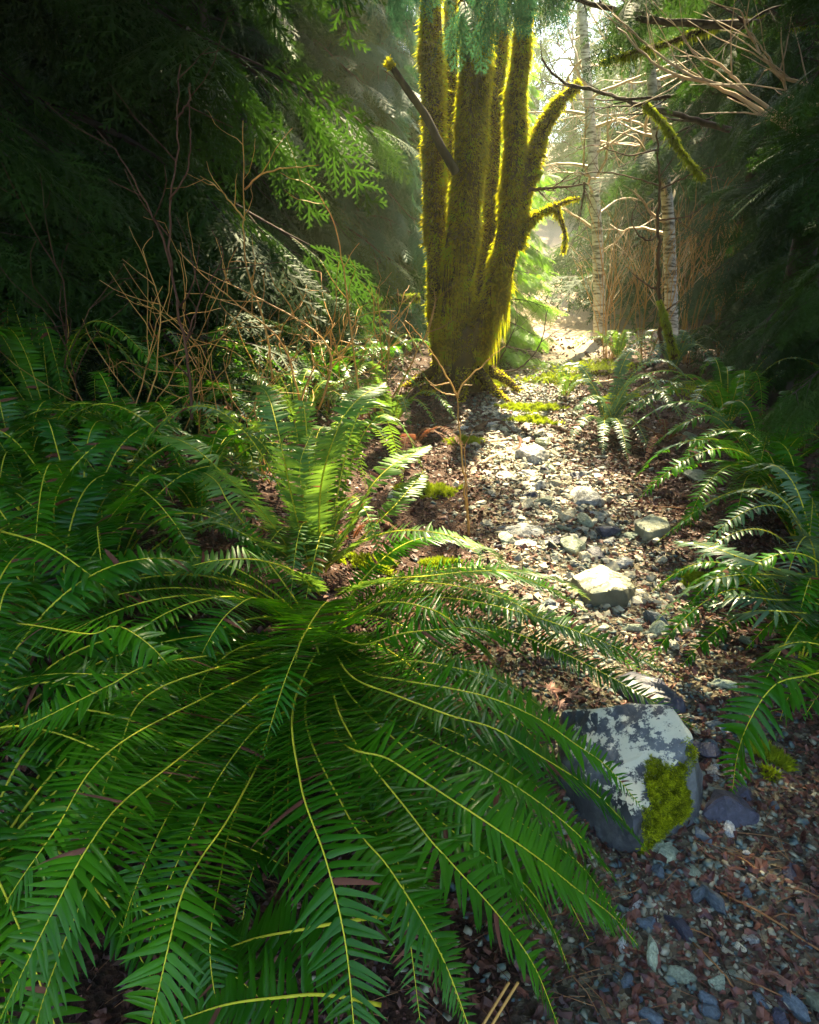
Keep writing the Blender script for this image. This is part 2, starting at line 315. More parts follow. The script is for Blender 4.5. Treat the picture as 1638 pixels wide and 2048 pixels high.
def branch_mesh(name, seed, leaf, droop=.45, n1=13, lo=False, hang=.5, spl=.33):
    """a cedar bough of unit length along +x from the origin: wood (mat 0) and hanging sprays (mat 1)"""
    rng = np.random.default_rng(seed); mb = MB(); T = SPR_LO if lo else SPR
    x = np.linspace(0, 1, 14); sw = rng.uniform(-.15, .15)
    def axis(t): return np.array([t, sw * t * t + .02 * math.sin(9 * t + seed), .10 * t - droop * t ** 1.8 + .05 * math.sin(5 * t)])
    A = np.array([axis(t) for t in x]); mb.add(*tube_arrays(A, .013 * (1.15 - x), 5), 0)
    def spray(b, d, L, roll):
        up = np.array([0, 0, 1.]) + rng.normal(0, .35, 3) + np.array([-d[0], -d[1], 0]) * -.2
        V, F = T[rng.integers(len(T))]; Mx = frame_of(d, up); mb.add((V * L) @ Mx.T + b, F, 1)
    for i in range(n1):
        t = .12 + .86 * (i + rng.uniform(-.2, .2)) / n1; side = 1 if i % 2 else -1; b = axis(t)
        L2 = .52 * (1 - t) ** .75 + .10; a = R(rng.uniform(45, 70))
        d = unit(np.array([math.cos(a), side * math.sin(a), -.25 - hang * rng.uniform(.1, .6)]))
        q = np.linspace(0, 1, 5); P = b + d * (q * L2)[:, None] + np.array([.05, 0, -.45 * hang]) * ((q * L2) ** 1.7)[:, None]
        mb.add(*tube_arrays(P, .005 * (1.2 - q), 3, cap=False), 0)
        ns = 3 if lo else max(3, int(L2 / .085))
        for k in range(ns):
            u = (k + .6) / ns; bp = b + d * u * L2 + np.array([.05, 0, -.45 * hang]) * (u * L2) ** 1.7
            s3 = 1 if k % 2 else -1; pd = np.array([-d[1], d[0], 0])
            dd = unit(d * .75 + pd * s3 * rng.uniform(.3, .8) + np.array([0, 0, -hang * rng.uniform(.2, 1.1)]))
            spray(bp, dd, spl * rng.uniform(.65, 1.1) * (1.5 if lo else 1), 0)
        spray(P[-1], unit(d + np.array([0, 0, -.4 * hang])), spl * .9, 0)
    spray(A[-1], unit(A[-1] - A[-2]), spl, 0)
    return mb.mesh(name, [M['bark'], leaf])
BR = {}
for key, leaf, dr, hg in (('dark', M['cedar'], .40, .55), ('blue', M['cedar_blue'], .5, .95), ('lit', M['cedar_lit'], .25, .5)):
    BR[key] = [branch_mesh('cedar_branch', 100 + k + len(BR) * 10, leaf, dr * (1 + .2 * (k - 1)), 9 if key == 'blue' else 12, False, hg, .42 if key == 'blue' else .33) for k in range(3)]
BR['far'] = [branch_mesh('cedar_branch_loose', 170 + k, M['cedar'], .35, 10, True, .5, .30) for k in range(3)]
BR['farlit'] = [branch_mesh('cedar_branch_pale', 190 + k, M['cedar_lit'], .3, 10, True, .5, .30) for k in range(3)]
def place_branch(root, loc, az, pitch, L, key, rng, roll=0, mind=2.7):
    if mind:                                  # a bough that would reach into the space over the near trail is left off
        q = np.array([.35, .7, 1.0]); e = root.location; cp = math.cos(pitch); sp_ = math.sin(pitch); zl = -.42 * q ** 1.8
        hx = (q * cp + zl * sp_) * L; X = e.x + loc[0] + hx * math.cos(az); Y = e.y + loc[1] + hx * math.sin(az); Z = e.z + loc[2] + (zl * cp - q * sp_) * L
        if np.any((np.hypot(X, Y) < mind + .25 * L) & (Z < 2.6 + .35 * np.hypot(X, Y))): return None
    o = link('branch', BR[key][rng.integers(3)], root); o.location = loc
    o.rotation_euler = Euler((roll, pitch, az), 'XYZ'); o.scale = (L, L * rng.uniform(.85, 1.1), L * rng.uniform(.85, 1.1)); return o
def cedar(x, y, label, height=9, r=.16, n=50, L=1.6, z0=.4, key='dark', az=None, seed=1, lean=(0, 0), group=None, cat='tree', zmax=None, extra=(), name='cedar_tree', taper=.65, mind=2.7, high=()):
    rng = np.random.default_rng(seed); z = float(H(x, y)); root = empty(name, (x, y, z)); tag(root, label, cat, group)
    k = np.linspace(0, 1, 16); C = np.stack([lean[0] * k * height + .05 * np.sin(7 * k + seed), lean[1] * k * height + .04 * np.cos(6 * k), -.2 + k * (height + .2)], 1)
    V, F = tube_arrays(C, r * (1 - .85 * k) * (1 + .5 * np.exp(-k * 25)), 12, .12, 9, seed); mb = MB(); mb.add(V, F); link('trunk', mb.mesh('cedar_trunk', [M['bark']]), root)
    zmax = zmax or height * .97
    for i in range(n):
        t = (i + rng.uniform(0, .8)) / n; zz = z0 + (zmax - z0) * t
        a = rng.uniform(*az) if az else i * 2.4 + rng.uniform(-.4, .4)
        Lb = L * (1 - taper * t) * rng.uniform(.75, 1.2); kk = zz / height
        place_branch(root, (lean[0] * zz, lean[1] * zz, zz), a, R(rng.uniform(-12, 14)), Lb, key, rng, R(rng.uniform(-20, 20)), mind)
    for (zz, a, Lb, pit) in high: place_branch(root, (lean[0] * zz, lean[1] * zz, zz), R(a), R(pit), Lb, key, rng, R(rng.uniform(-15, 15)), 0)  # unseen boughs above the frame, added to shade the foreground
    for (px, py, Y, a, pit, Lb, kx) in extra:
        p = at_y(px, py, Y); place_branch(root, (p[0] - x, p[1] - y, p[2] - z), R(a), R(pit), Lb, kx, rng, R(rng.uniform(-15, 15)))
    return root

# ------------------------------------------------------------ the cedars
cedar(-3.6, 5.6, 'huge dark cedar filling the upper left with drooping sprays', 9, .22, 62, 2.6, .5, 'dark', (R(-75), R(80)), 11, taper=.45,
      high=[(4.9, -45, 3.0, 0), (5.2, -20, 3.2, 2), (5.6, -62, 3.2, -4), (5.9, -5, 3.4, 3), (6.2, -35, 3.4, 0), (6.5, -15, 3.6, 4), (6.9, -50, 3.4, -2), (5.3, -80, 2.8, 0), (7.2, -28, 3.6, 2)])  # overhead boughs added out of view to shade the near ferns
cedar(-2.0, 7.6, 'dark green cedar between the big left cedar and the mossy maple', 9, .16, 50, 1.75, .5, 'dark', None, 12, taper=.45)
cedar(-3.0, 3.5, 'shaded cedar at the left edge above the upright ferns', 9, .2, 34, 1.7, 1.1, 'dark', (R(-10), R(100)), 13, taper=.3,
      high=[(3.6, -30, 2.3, -6), (4.0, -5, 2.4, -4), (4.3, -50, 2.4, -6), (4.7, -20, 2.6, -4), (5.2, -40, 2.6, 0), (3.8, -70, 2.2, -6), (4.5, 10, 2.3, -4), (5.6, -10, 2.6, 0), (3.7, 18, 2.5, -6), (4.1, 30, 2.5, -4), (4.6, 8, 2.7, -3), (5.0, 25, 2.7, 0), (4.8, -3, 3.1, -3), (5.3, 4, 3.1, 0), (4.4, -8, 3.0, -5), (5.4, 38, 2.6, 0), (6.0, 15, 2.8, 2)])  # added unseen boughs that darken the lower left
cedar(-.75, 10.0, 'blue green cedar lit from above just left of the mossy maple', 6, .13, 60, 1.5, .3, 'blue', None, 14, taper=.5)
cedar(-1.7, 9.2, 'green cedar between the dark cedars and the blue green one', 6, .1, 60, 1.5, .3, 'dark', None, 21, taper=.4)
cedar(-3.3, 10.4, 'tall dark cedar added behind the left cedars to block sun', 13, .22, 80, 2.6, .8, 'dark', None, 22, taper=.35)  # added sun block, its tall crown shading the left cedars
cedar(-2.0, 12.6, 'tallest dark cedar, added left of the maple to block sun', 14, .22, 76, 2.3, .8, 'dark', None, 23, taper=.35)  # another added sun block, tall to keep the upper left dark
cedar(-.55, 13.0, 'tall cedar standing behind the mossy maple stems', 8, .2, 56, 1.9, .6, 'dark', None, 15, taper=.5)
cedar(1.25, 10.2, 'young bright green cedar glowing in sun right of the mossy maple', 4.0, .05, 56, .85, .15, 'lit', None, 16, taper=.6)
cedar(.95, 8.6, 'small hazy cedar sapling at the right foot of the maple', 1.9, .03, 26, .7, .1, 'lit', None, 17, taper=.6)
cedar(2.85, 5.4, 'dark cedar with a straight trunk along the right edge', 9, .10, 52, .80, .5, 'dark', (R(205), R(280)), 18, taper=-.45,
      high=[(4.8, 235, 2.6, 0), (5.5, 245, 3.0, -3), (5.9, 230, 3.0, 0), (6.3, 250, 3.2, 3), (7.1, 238, 3.2, 0)],  # boughs added above the frame for foreground shade
      extra=[(1090, -170, 5.2, 180, 24, .72, 'blue'), (1150, -150, 5.4, 186, 25, .75, 'blue'), (900, -200, 5.0, 172, 30, .55, 'blue'),
             (1330, -200, 5.8, 190, 14, .9, 'dark'), (1500, -110, 5.0, 185, 12, .9, 'dark'), (1600, 20, 4.2, 195, 12, .6, 'dark')])
cedar(2.25, 3.2, 'near shaded cedar leaning in at the right edge of the trail', 7, .05, 36, .72, .35, 'dark', (R(110), R(290)), 19, taper=.1, mind=1.6,
      high=[(3.4, 200, 1.7, -8), (3.7, 235, 1.8, -6), (4.0, 180, 1.8, -5), (4.3, 255, 1.9, -5), (4.7, 215, 2.0, -2), (3.5, 270, 1.7, -6), (5.0, 240, 2.0, 0), (3.9, 225, 2.3, -5), (4.4, 245, 2.3, -4), (5.2, 262, 2.4, -2), (5.6, 228, 2.4, 0)])  # added boughs out of view, shading the lower right ground
cedar(4.0, 9.0, 'dark cedar with high boughs over the thicket and second birch', 9, .12, 34, 1.6, 2.5, 'dark', (R(110), R(270)), 24, taper=.3)
cedar(4.6, 7.2, 'dark cedar behind the golden thicket on the right', 10, .18, 56, 1.5, .4, 'dark', (R(80), R(280)), 20, taper=.4)
far = [(-6.5, 10, 11, 'broad cedar deep in shade at the far left'), (-4.2, 12.5, 12, 'tall cedar far back between the two left cedars'), (-2.4, 15, 9, 'cedar far behind the blue green cedar'),
       (1.1, 21, 5.5, 'pale distant conifer seen over the clearing'), (6.6, 17, 8, 'distant conifer between the two white birches'), (6.6, 13, 12, 'distant conifer right of the second birch'),
       (8.5, 9.5, 11, 'dense conifer far behind the right edge'), (-8, 17, 13, 'conifer on the slope at far upper left'), (-.8, 23, 7, 'tall conifer on the rise behind the maple'),
       (.8, 27, 6.5, 'conifer on the bright slope beyond the clearing'), (7.5, 24, 8, 'conifer on the slope right of the clearing'), (-5, 24, 14, 'conifer high on the left slope'), (12, 17, 13, 'conifer on the far right slope'), (-12, 13, 13, 'conifer beyond the far left shade'),
       (3.4, 33, 13, 'dark conifer closing the view above the bright slope'), (6.2, 30, 14, 'dark conifer on the skyline above the second birch'), (.6, 30, 13, 'dark conifer on the skyline right of the maple'), (9.5, 28, 14, 'dark conifer on the skyline at far right'), (-2.6, 30, 14, 'dark conifer on the skyline left of the maple'),
       (4.7, 13.6, 5, 'low conifer backing the golden thicket'), (6.0, 12.3, 5.5, 'low conifer at the right end of the golden thicket'), (5.6, 16.5, 6, 'low conifer behind the second birch')]
for k, (x, y, hh, lab) in enumerate(far):
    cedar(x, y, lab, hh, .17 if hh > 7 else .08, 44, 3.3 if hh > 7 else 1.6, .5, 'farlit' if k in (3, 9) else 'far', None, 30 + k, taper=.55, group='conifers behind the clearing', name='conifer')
# the forest goes on beside and behind the camera (out of frame), closing off most of the sky
for k, (x, y, hh, n, lab) in enumerate([(-4.8, 1.0, 10, 46, 'conifer just outside the left edge beside the viewpoint'), (4.2, .6, 9, 46, 'conifer just outside the right edge beside the viewpoint'), (5.2, 3.4, 10, 50, 'conifer outside the right edge behind the near shaded cedar'), (-6.4, 4.0, 11, 46, 'conifer outside the left edge behind the big left cedar'), (-4.5, -5.5, 8, 40, 'conifer behind the viewpoint on the left'), (4.5, -6, 8, 40, 'conifer behind the viewpoint on the right')]):
    cedar(x, y, lab, hh, .2, n, 2.5, .8, 'far', None, 60 + k, taper=.5, group='conifers round the viewpoint', name='conifer', high=[(3.3, -12, 3.2, -8), (3.8, 8, 3.2, -6), (4.3, 22, 3.3, -6), (4.8, 0, 3.3, -4), (5.4, 15, 3.3, -2)] if k == 0 else [(3.4, 168, 3.0, -8), (3.9, 185, 3.0, -6), (4.4, 155, 3.1, -6), (4.9, 175, 3.1, -4), (5.5, 162, 3.1, -2)] if k == 1 else ())  # first two carry added unseen boughs to dim the foreground sides

# ------------------------------------------------------------ mossy maple
def moss_blades(C, r, n, rng, ln=(.03, .06), wd=.006, hang=.3, sleeve=None):
    """n curved blades growing out of a tube with centre line C and radii r"""
    C = np.asarray(C); m = len(C); T = unit(np.gradient(C, axis=0)); r = np.broadcast_to(r, (m,))
    u = rng.uniform(0, m - 1.001, n); i = u.astype(int); f = (u - i)[:, None]
    c = C[i] * (1 - f) + C[i + 1] * f; t = unit(T[i] * (1 - f) + T[i + 1] * f); rr = r[i] * (1 - f[:, 0]) + r[i + 1] * f[:, 0]
    ref = unit(np.cross(t, rng.normal(size=(n, 3)))); out = ref
    base = c + out * (rr * .93)[:, None]
    keep = (np.sin(base[:, 2] * 6.3 + base[:, 0] * 9) + np.sin(base[:, 2] * 11 - base[:, 0] * 23 + 2) * .8 + np.sin(base[:, 0] * 31 + base[:, 1] * 29) * .5 + rng.normal(0, .35, n)) > -1.25
    d = unit(out + rng.normal(0, .38, (n, 3)) + np.array([0, 0, -hang])); L = rng.uniform(*ln, n) * (1 + .9 * (rng.uniform(size=n) ** 6))
    L = L * (.65 + .7 * (np.sin(base[:, 2] * 9 + base[:, 0] * 14) * .5 + .5) * (np.sin(base[:, 1] * 17 + base[:, 2] * 23) * .3 + .7))
    s = unit(np.cross(d, rng.normal(size=(n, 3)))) * (wd * rng.uniform(.6, 1.3, n))[:, None]
    L = np.where(keep, L, L * .25); mid = base + d * (L * .55)[:, None]; tip = base + d * L[:, None] + np.array([0, 0, -1.]) * (L * hang * .9)[:, None]
    V = np.stack([base - s * .6, base + s * .6, mid + s, mid - s, tip], 1).reshape(-1, 3); k = np.arange(n)[:, None] * 5
    return V, [np.concatenate([k, k + 1, k + 2, k + 3], 1), np.concatenate([k + 3, k + 2, k + 4], 1)]
def stem_with_moss(name, root, pix, rad, Y, rng, dens=9000, ln=(.022, .055), hang=.3, k=16, bump=.10, mat='moss', wd=.0045):
    ys = np.interp(np.linspace(0, 1, len(pix)), np.linspace(0, 1, len(Y)), Y) if hasattr(Y, '__len__') else [Y] * len(pix)
    P = np.array([at_y(px, py, y) for (px, py), y in zip(pix, ys)]) - np.array(root.location)
    n = 40; C = spline(P, n); r = np.interp(np.linspace(0, 1, n), np.linspace(0, 1, len(rad)), rad) / FPX * np.mean(ys)
    V, F = tube_arrays(C, r, k, bump, 12, int(rng.integers(99))); mb = MB(); mb.add(V, F)
    o = link(name, mb.mesh(name, [M['core']]), root)
    L = np.linalg.norm(np.diff(C, axis=0), axis=1).sum(); nb = int(dens * L * 2 * math.pi * r.mean() * 1.3) + 200
    mb = MB(); V, F = moss_blades(C, r * 1.02, nb, rng, ln, wd, hang); mb.add(V, F[0]); mb.add(np.zeros((0, 3)), F[1] - 0) if False else None
    mb.F.append(F[1]); mb.M.append(0)
    mo = link('moss', mb.mesh('moss', [M[mat]]), o); tag(mo, kind='stuff'); return C, r
def maple():
    rng = np.random.default_rng(5); g = ground(925, 772); root = empty('mossy_maple', tuple(g))
    tag(root, 'many stemmed maple thickly wrapped in yellow green moss', 'tree'); y0 = g[1]
    S = [([(888, 800), (886, 700), (878, 560), (870, 400), (868, 250), (864, 120), (862, -40), (858, -200)], [30, 28, 26, 25, 24, 25, 22, 20], y0 + .25),
         ([(908, 800), (905, 700), (912, 590), (926, 460), (938, 330), (948, 200), (952, 90), (955, -40), (958, -220)], [46, 40, 39, 38, 36, 35, 36, 34, 32], y0),
         ([(930, 740), (955, 610), (975, 500), (985, 370), (990, 240), (1000, 110), (1010, -60)], [20, 19, 17, 16, 15, 13, 11], y0 + .7),
         ([(932, 800), (950, 690), (985, 600), (1012, 500), (1024, 400), (1030, 290), (1032, 200), (1044, 90), (1058, -60)], [36, 32, 30, 29, 27, 24, 22, 16, 12], y0 - .05),
         ([(1030, 450), (1052, 370), (1072, 300), (1090, 245), (1118, 205), (1160, 165)], [22, 20, 20, 19, 15, 8], y0 - .05),
         ([(915, 520), (908, 380), (904, 250), (904, 120), (904, -40)], [14, 14, 13, 13, 12], y0 + .7),
         ([(1036, 500), (1050, 452), (1078, 428), (1112, 412)], [10, 9, 8, 7], y0 - .1)]
    for k, (pix, rad, Y) in enumerate(S):
        stem_with_moss('stem' if k not in (4, 6) else 'limb', root, pix, np.array(rad) * (.74 if k != 4 else .66) * np.linspace(1.08, .9, len(rad)), Y, rng, hang=.35 if k in (1, 3) else .2)
    stem_with_moss('limb', root, [(1110, 413), (1122, 440), (1130, 470), (1127, 505)], [4, 4, 3, 2], y0 - .1, rng, 9000, (.02, .04), .6, 6)
    stem_with_moss('limb', root, [(1112, 412), (1135, 402), (1160, 396)], [3, 3, 2], y0 - .1, rng, 4000, (.015, .03), .2, 6)
    stem_with_moss('limb', root, [(1060, 360), (1072, 350), (1082, 352)], [8, 6, 3], y0 - .15, rng, 7000, (.02, .04), .2, 6)
    # long hanging moss on the two front stems and the flared foot
    for pix, rad, Y in (([(905, 760), (903, 640), (922, 480)], [31, 29, 26], y0 - .02), ([(945, 720), (985, 600), (1008, 520)], [25, 21, 19], y0 - .07), ([(925, 800), (925, 740)], [46, 40], y0)):
        P = np.array([at_y(a, b, Y) for a, b in pix]) - g; C = spline(P, 20); r = np.interp(np.linspace(0, 1, 20), np.linspace(0, 1, len(rad)), rad) / FPX * Y * .93
        mb = MB(); V, F = moss_blades(C, r, 2200, rng, (.04, .10), .0045, 3.); mb.add(V, F[0]); mb.F.append(F[1]); mb.M.append(0)
        tag(link('hanging_moss', mb.mesh('hanging_moss', [M['moss']]), root), kind='stuff')
    P = np.array([[0, 0, -.2], [0, 0, .1], [.02, .02, .55]]); C = spline(P, 12)
    mb = MB(); V, F = tube_arrays(C, np.interp(np.linspace(0, 1, 12), [0, .35, 1], [.34, .25, .16]), 24, .16, 5, 4); mb.add(V, F); link('root_flare', mb.mesh('root_flare', [M['core']]), root)
    for i in range(5):      # roots running into the soil
        a = -2.9 + i * .62; d = np.array([math.cos(a), math.sin(a), 0]); L = rng.uniform(.5, .9)
        P = [np.array([0, 0, .18]) + d * .25, np.array([0, 0, .05]) + d * .5, np.array([0, 0, -.06]) + d * L]
        mb = MB(); mb.add(*tube_arrays(spline(P, 10), np.linspace(.06, .02, 10), 8, .15, 5, i)); mb2 = mb
        V, F = moss_blades(spline(P, 10), np.linspace(.06, .02, 10), 500, rng, (.015, .035), .0045, .2)
        link('root', mb.mesh('root', [M['core']]), root); m3 = MB(); m3.add(V, F[0]); m3.F.append(F[1]); m3.M.append(0); tag(link('moss', m3.mesh('moss', [M['moss']]), root.children[-1] if False else root), kind='stuff')
    # the dark snapped limb leaning across the stems
    P = [at_y(*q) - g for q in ((912, 345, y0 - .35), (880, 290, y0 - .45), (850, 230, y0 - .5), (815, 180, y0 - .55), (785, 135, y0 - .6))]
    mb = MB(); mb.add(*tube_arrays(spline(P, 20), np.linspace(.040, .026, 20), 8, .08, 8, 3)); o = link('snapped_limb', mb.mesh('snapped_limb', [M['bark']]), root)
    mb = MB(); V, F = moss_blades(spline([P[-1], P[-1] + (P[-1] - P[-2]) * .25, P[-1] + np.array([-.03, 0, .01])], 6), .018, 500, rng, (.012, .03), .004, .1); mb.add(V, F[0]); mb.F.append(F[1]); mb.M.append(0)
    tag(link('moss', mb.mesh('moss', [M['moss']]), o), kind='stuff')
maple()

# ------------------------------------------------------------ ferns
def frond_mesh(P, W, spacing=.016, hi=True, mats=None, rng=None, droop=.25, stipe=.08, side_vec=None, rr=.0035, fold=.25, curl=0., wfac=.42):
    """sword fern frond along world points P (local coords), half width W; one connected blade of stalk and leaflets"""
    C0 = spline(P, 30); L = np.linalg.norm(np.diff(C0, axis=0), axis=1).sum(); n = max(18, int(L / spacing)); C = spline(P, n + 1)
    T = unit(np.gradient(C, axis=0)); s = np.linspace(0, 1, n + 1)
    hor = T.copy(); hor[:, 2] = 0; hl = np.linalg.norm(hor, axis=1)
    ov = C[-1] - C[0]; ov[2] = 0; ov = unit(ov) if np.linalg.norm(ov) > .05 else np.array([0, -1., 0])
    hor = unit(hor + ov * np.clip(.35 - hl, 0, 1)[:, None] * 3); hor = unit(hor + ov * .25)
    S = unit(np.stack([-hor[:, 1], hor[:, 0], np.zeros(n + 1)], 1)); S = unit(S - T * np.sum(S * T, 1, keepdims=True))
    if rng is not None and curl: 
        Nn = np.cross(T, S); a = curl * s[:, None]; S = unit(S * np.cos(a) + Nn * np.sin(a))
    Nn = np.cross(T, S); Nn *= np.sign(Nn[:, 2:3].mean() + 1e-6) if abs(Nn[:, 2].mean()) > .1 else 1
    mb = MB(); rad = rr * (1.15 - s) ; V, F = tube_arrays(C, rad, 4); mb.add(V, F, 1)
    idx = np.arange(int(n * stipe), n + 1); ii = np.repeat(idx, 2); sd = np.tile([1., -1.], len(idx)); st = s[ii]; m = len(ii)
    prof = np.interp(st, [0, stipe, .2, .4, .6, .8, .92, 1], [.4, .6, .88, 1, .98, .80, .50, .10])
    Lp = W * prof * rng.uniform(.9, 1.08, m); ang = R(5) + R(24) * st ** 2.5 + rng.normal(0, R(4), m)
    Lp[rng.uniform(size=m) < .012] *= .4
    base = C[ii] + T[ii] * (rng.uniform(-.2, .2, m) * spacing)[:, None] + T[ii] * (sd * spacing * .22)[:, None]
    d = unit(S[ii] * (sd * np.cos(ang))[:, None] + T[ii] * np.sin(ang)[:, None] + Nn[ii] * rng.normal(.12, .10, m)[:, None])
    nn = unit(Nn[ii] - d * np.sum(Nn[ii] * d, 1, keepdims=True)); wv = np.cross(d, nn)
    tw = (rng.normal(.28, .16, m) * sd)[:, None]           # leaflets pitch like a blind
    wv = unit(wv * np.cos(tw) + nn * np.sin(tw)); nn = np.cross(wv, d); nn *= np.sign(np.sum(nn * Nn[ii], 1, keepdims=True))
    q = np.array([0, .09, .3, .55, .8, 1.]) if hi else np.array([0, .25, .7, 1.])
    wf = np.array([.35, 1.0, .86, .72, .46, 0.]) if hi else np.array([.6, .95, .6, 0.])
    wid = spacing * wfac * np.clip(prof * 1.4, .35, 1); dr = droop * rng.uniform(.5, 1.5, m); cv = rng.normal(.05, .08, m)
    K = len(q); mid = base[:, None] + d[:, None] * (q[None, :, None] * Lp[:, None, None]) - np.array([0, 0, 1.])[None, None] * ((q[None] ** 2) * (Lp * dr)[:, None])[..., None] \
        + T[ii][:, None] * ((q[None] ** 2) * (Lp * cv)[:, None])[..., None]
    hw = wid[:, None] * wf[None]; e = nn[:, None] * (-hw * fold)[..., None]
    rip = 1 + (rng.normal(0, .10, (m, K)) if hi else 0)
    Lf = mid - wv[:, None] * (hw * rip)[..., None] + e; Rt = mid + wv[:, None] * hw[..., None] + e
    V = np.stack([Lf, mid, Rt], 2).reshape(-1, 3)           # m,K,3
    b = np.arange(m)[:, None] * (K * 3); k = np.arange(K - 1)[None] * 3
    a = b + k; F = np.stack([np.stack([a, a + 1, a + 4, a + 3], -1), np.stack([a + 1, a + 2, a + 5, a + 4], -1)], 1)      # m,2,K-1,4
    old = rng.uniform(size=m) < .018 + .10 * (st > .93) * (rng.uniform() < .4)      # a few browned leaflets
    mb.add(V, F[~old].reshape(-1, 4), 0)
    if old.any(): mb.F.append(F[old].reshape(-1, 4) + mb.n - len(V)); mb.M.append(2)
    return mb.mesh('frond', list(mats) + [M['fern_dead']])
def bez(b, t, h, n=9, outw=.45, tipdrop=0.):
    b = np.asarray(b, float); t = np.asarray(t, float); c = b + (t - b) * outw; c[2] = max(b[2], t[2]) + h
    u = np.linspace(0, 1, n)[:, None]; return (1 - u) ** 2 * b + 2 * u * (1 - u) * c + u * u * t
def fern(label, px, py, fronds, rand=(), mat='fern', seed=1, W=.075, sp=.017, hi=False, rach='rachis', group=None, zc=.04, spread=None, nm='fern', stipe=.08, droop=.25, dead=0, wfac=.46, rand2=()):
    """fronds: pixel traces [(px,py,z)...] with height over ground, or (tipx,tipy,tipz,arch). rand: (n, len, az0, az1, rise, tipz)"""
    rng = np.random.default_rng(seed); g = at_z(px, py, 0); root = empty(nm, tuple(g)); tag(root, label, 'fern', group)
    mats = [M[mat], M[rach]]
    def put(P, Wf, mt=mats):
        me = frond_mesh(np.asarray(P) - g, Wf, sp, hi, mt, rng, droop, stipe, curl=rng.normal(0, .22), wfac=wfac); link('frond', me, root)
    for f in fronds:
        if isinstance(f, tuple): tip = at_z(f[0], f[1], f[2]); P = bez(g + np.array([rng.normal(0, .03), rng.normal(0, .03), zc]), tip, f[3]); put(P, W * rng.uniform(.9, 1.1))
        else:
            w0 = 1.0
            if not isinstance(f[0], tuple): w0, f = f[0], f[1:]
            put([at_z(*q) for q in f], W * w0)
    for (n, Lr, a0, a1, rise, tz) in list(rand) + list(rand2):
        for i in range(n):
            a = R(a0 + (a1 - a0) * (i + rng.uniform(.1, .9)) / n); L = Lr * rng.uniform(.75, 1.15)
            d = np.array([math.cos(a), math.sin(a), 0]); k = rng.uniform(.75, 1.2)
            up = rise * k; b = g + d * .03 + np.array([0, 0, zc])
            run = math.sqrt(max(L * L - (up) ** 2 * 1.0, .04)); t = b + d * run * .95; t[2] = float(H(t[0], t[1])) + tz * rng.uniform(.5, 1.5)
            dm = dead and rng.uniform() < dead
            P = bez(b, t, up, outw=rng.uniform(.3, .5)); P = P + np.cross(d, [0, 0, 1]) * (np.linspace(0, 1, len(P)) ** 2 * rng.normal(0, .12 * L))[:, None]
            put(P, W * rng.uniform(.8, 1.1) * min(1, .4 + L * .7), [M['fern_dead'], M['rachis_dark']] if dm else mats)
    return root
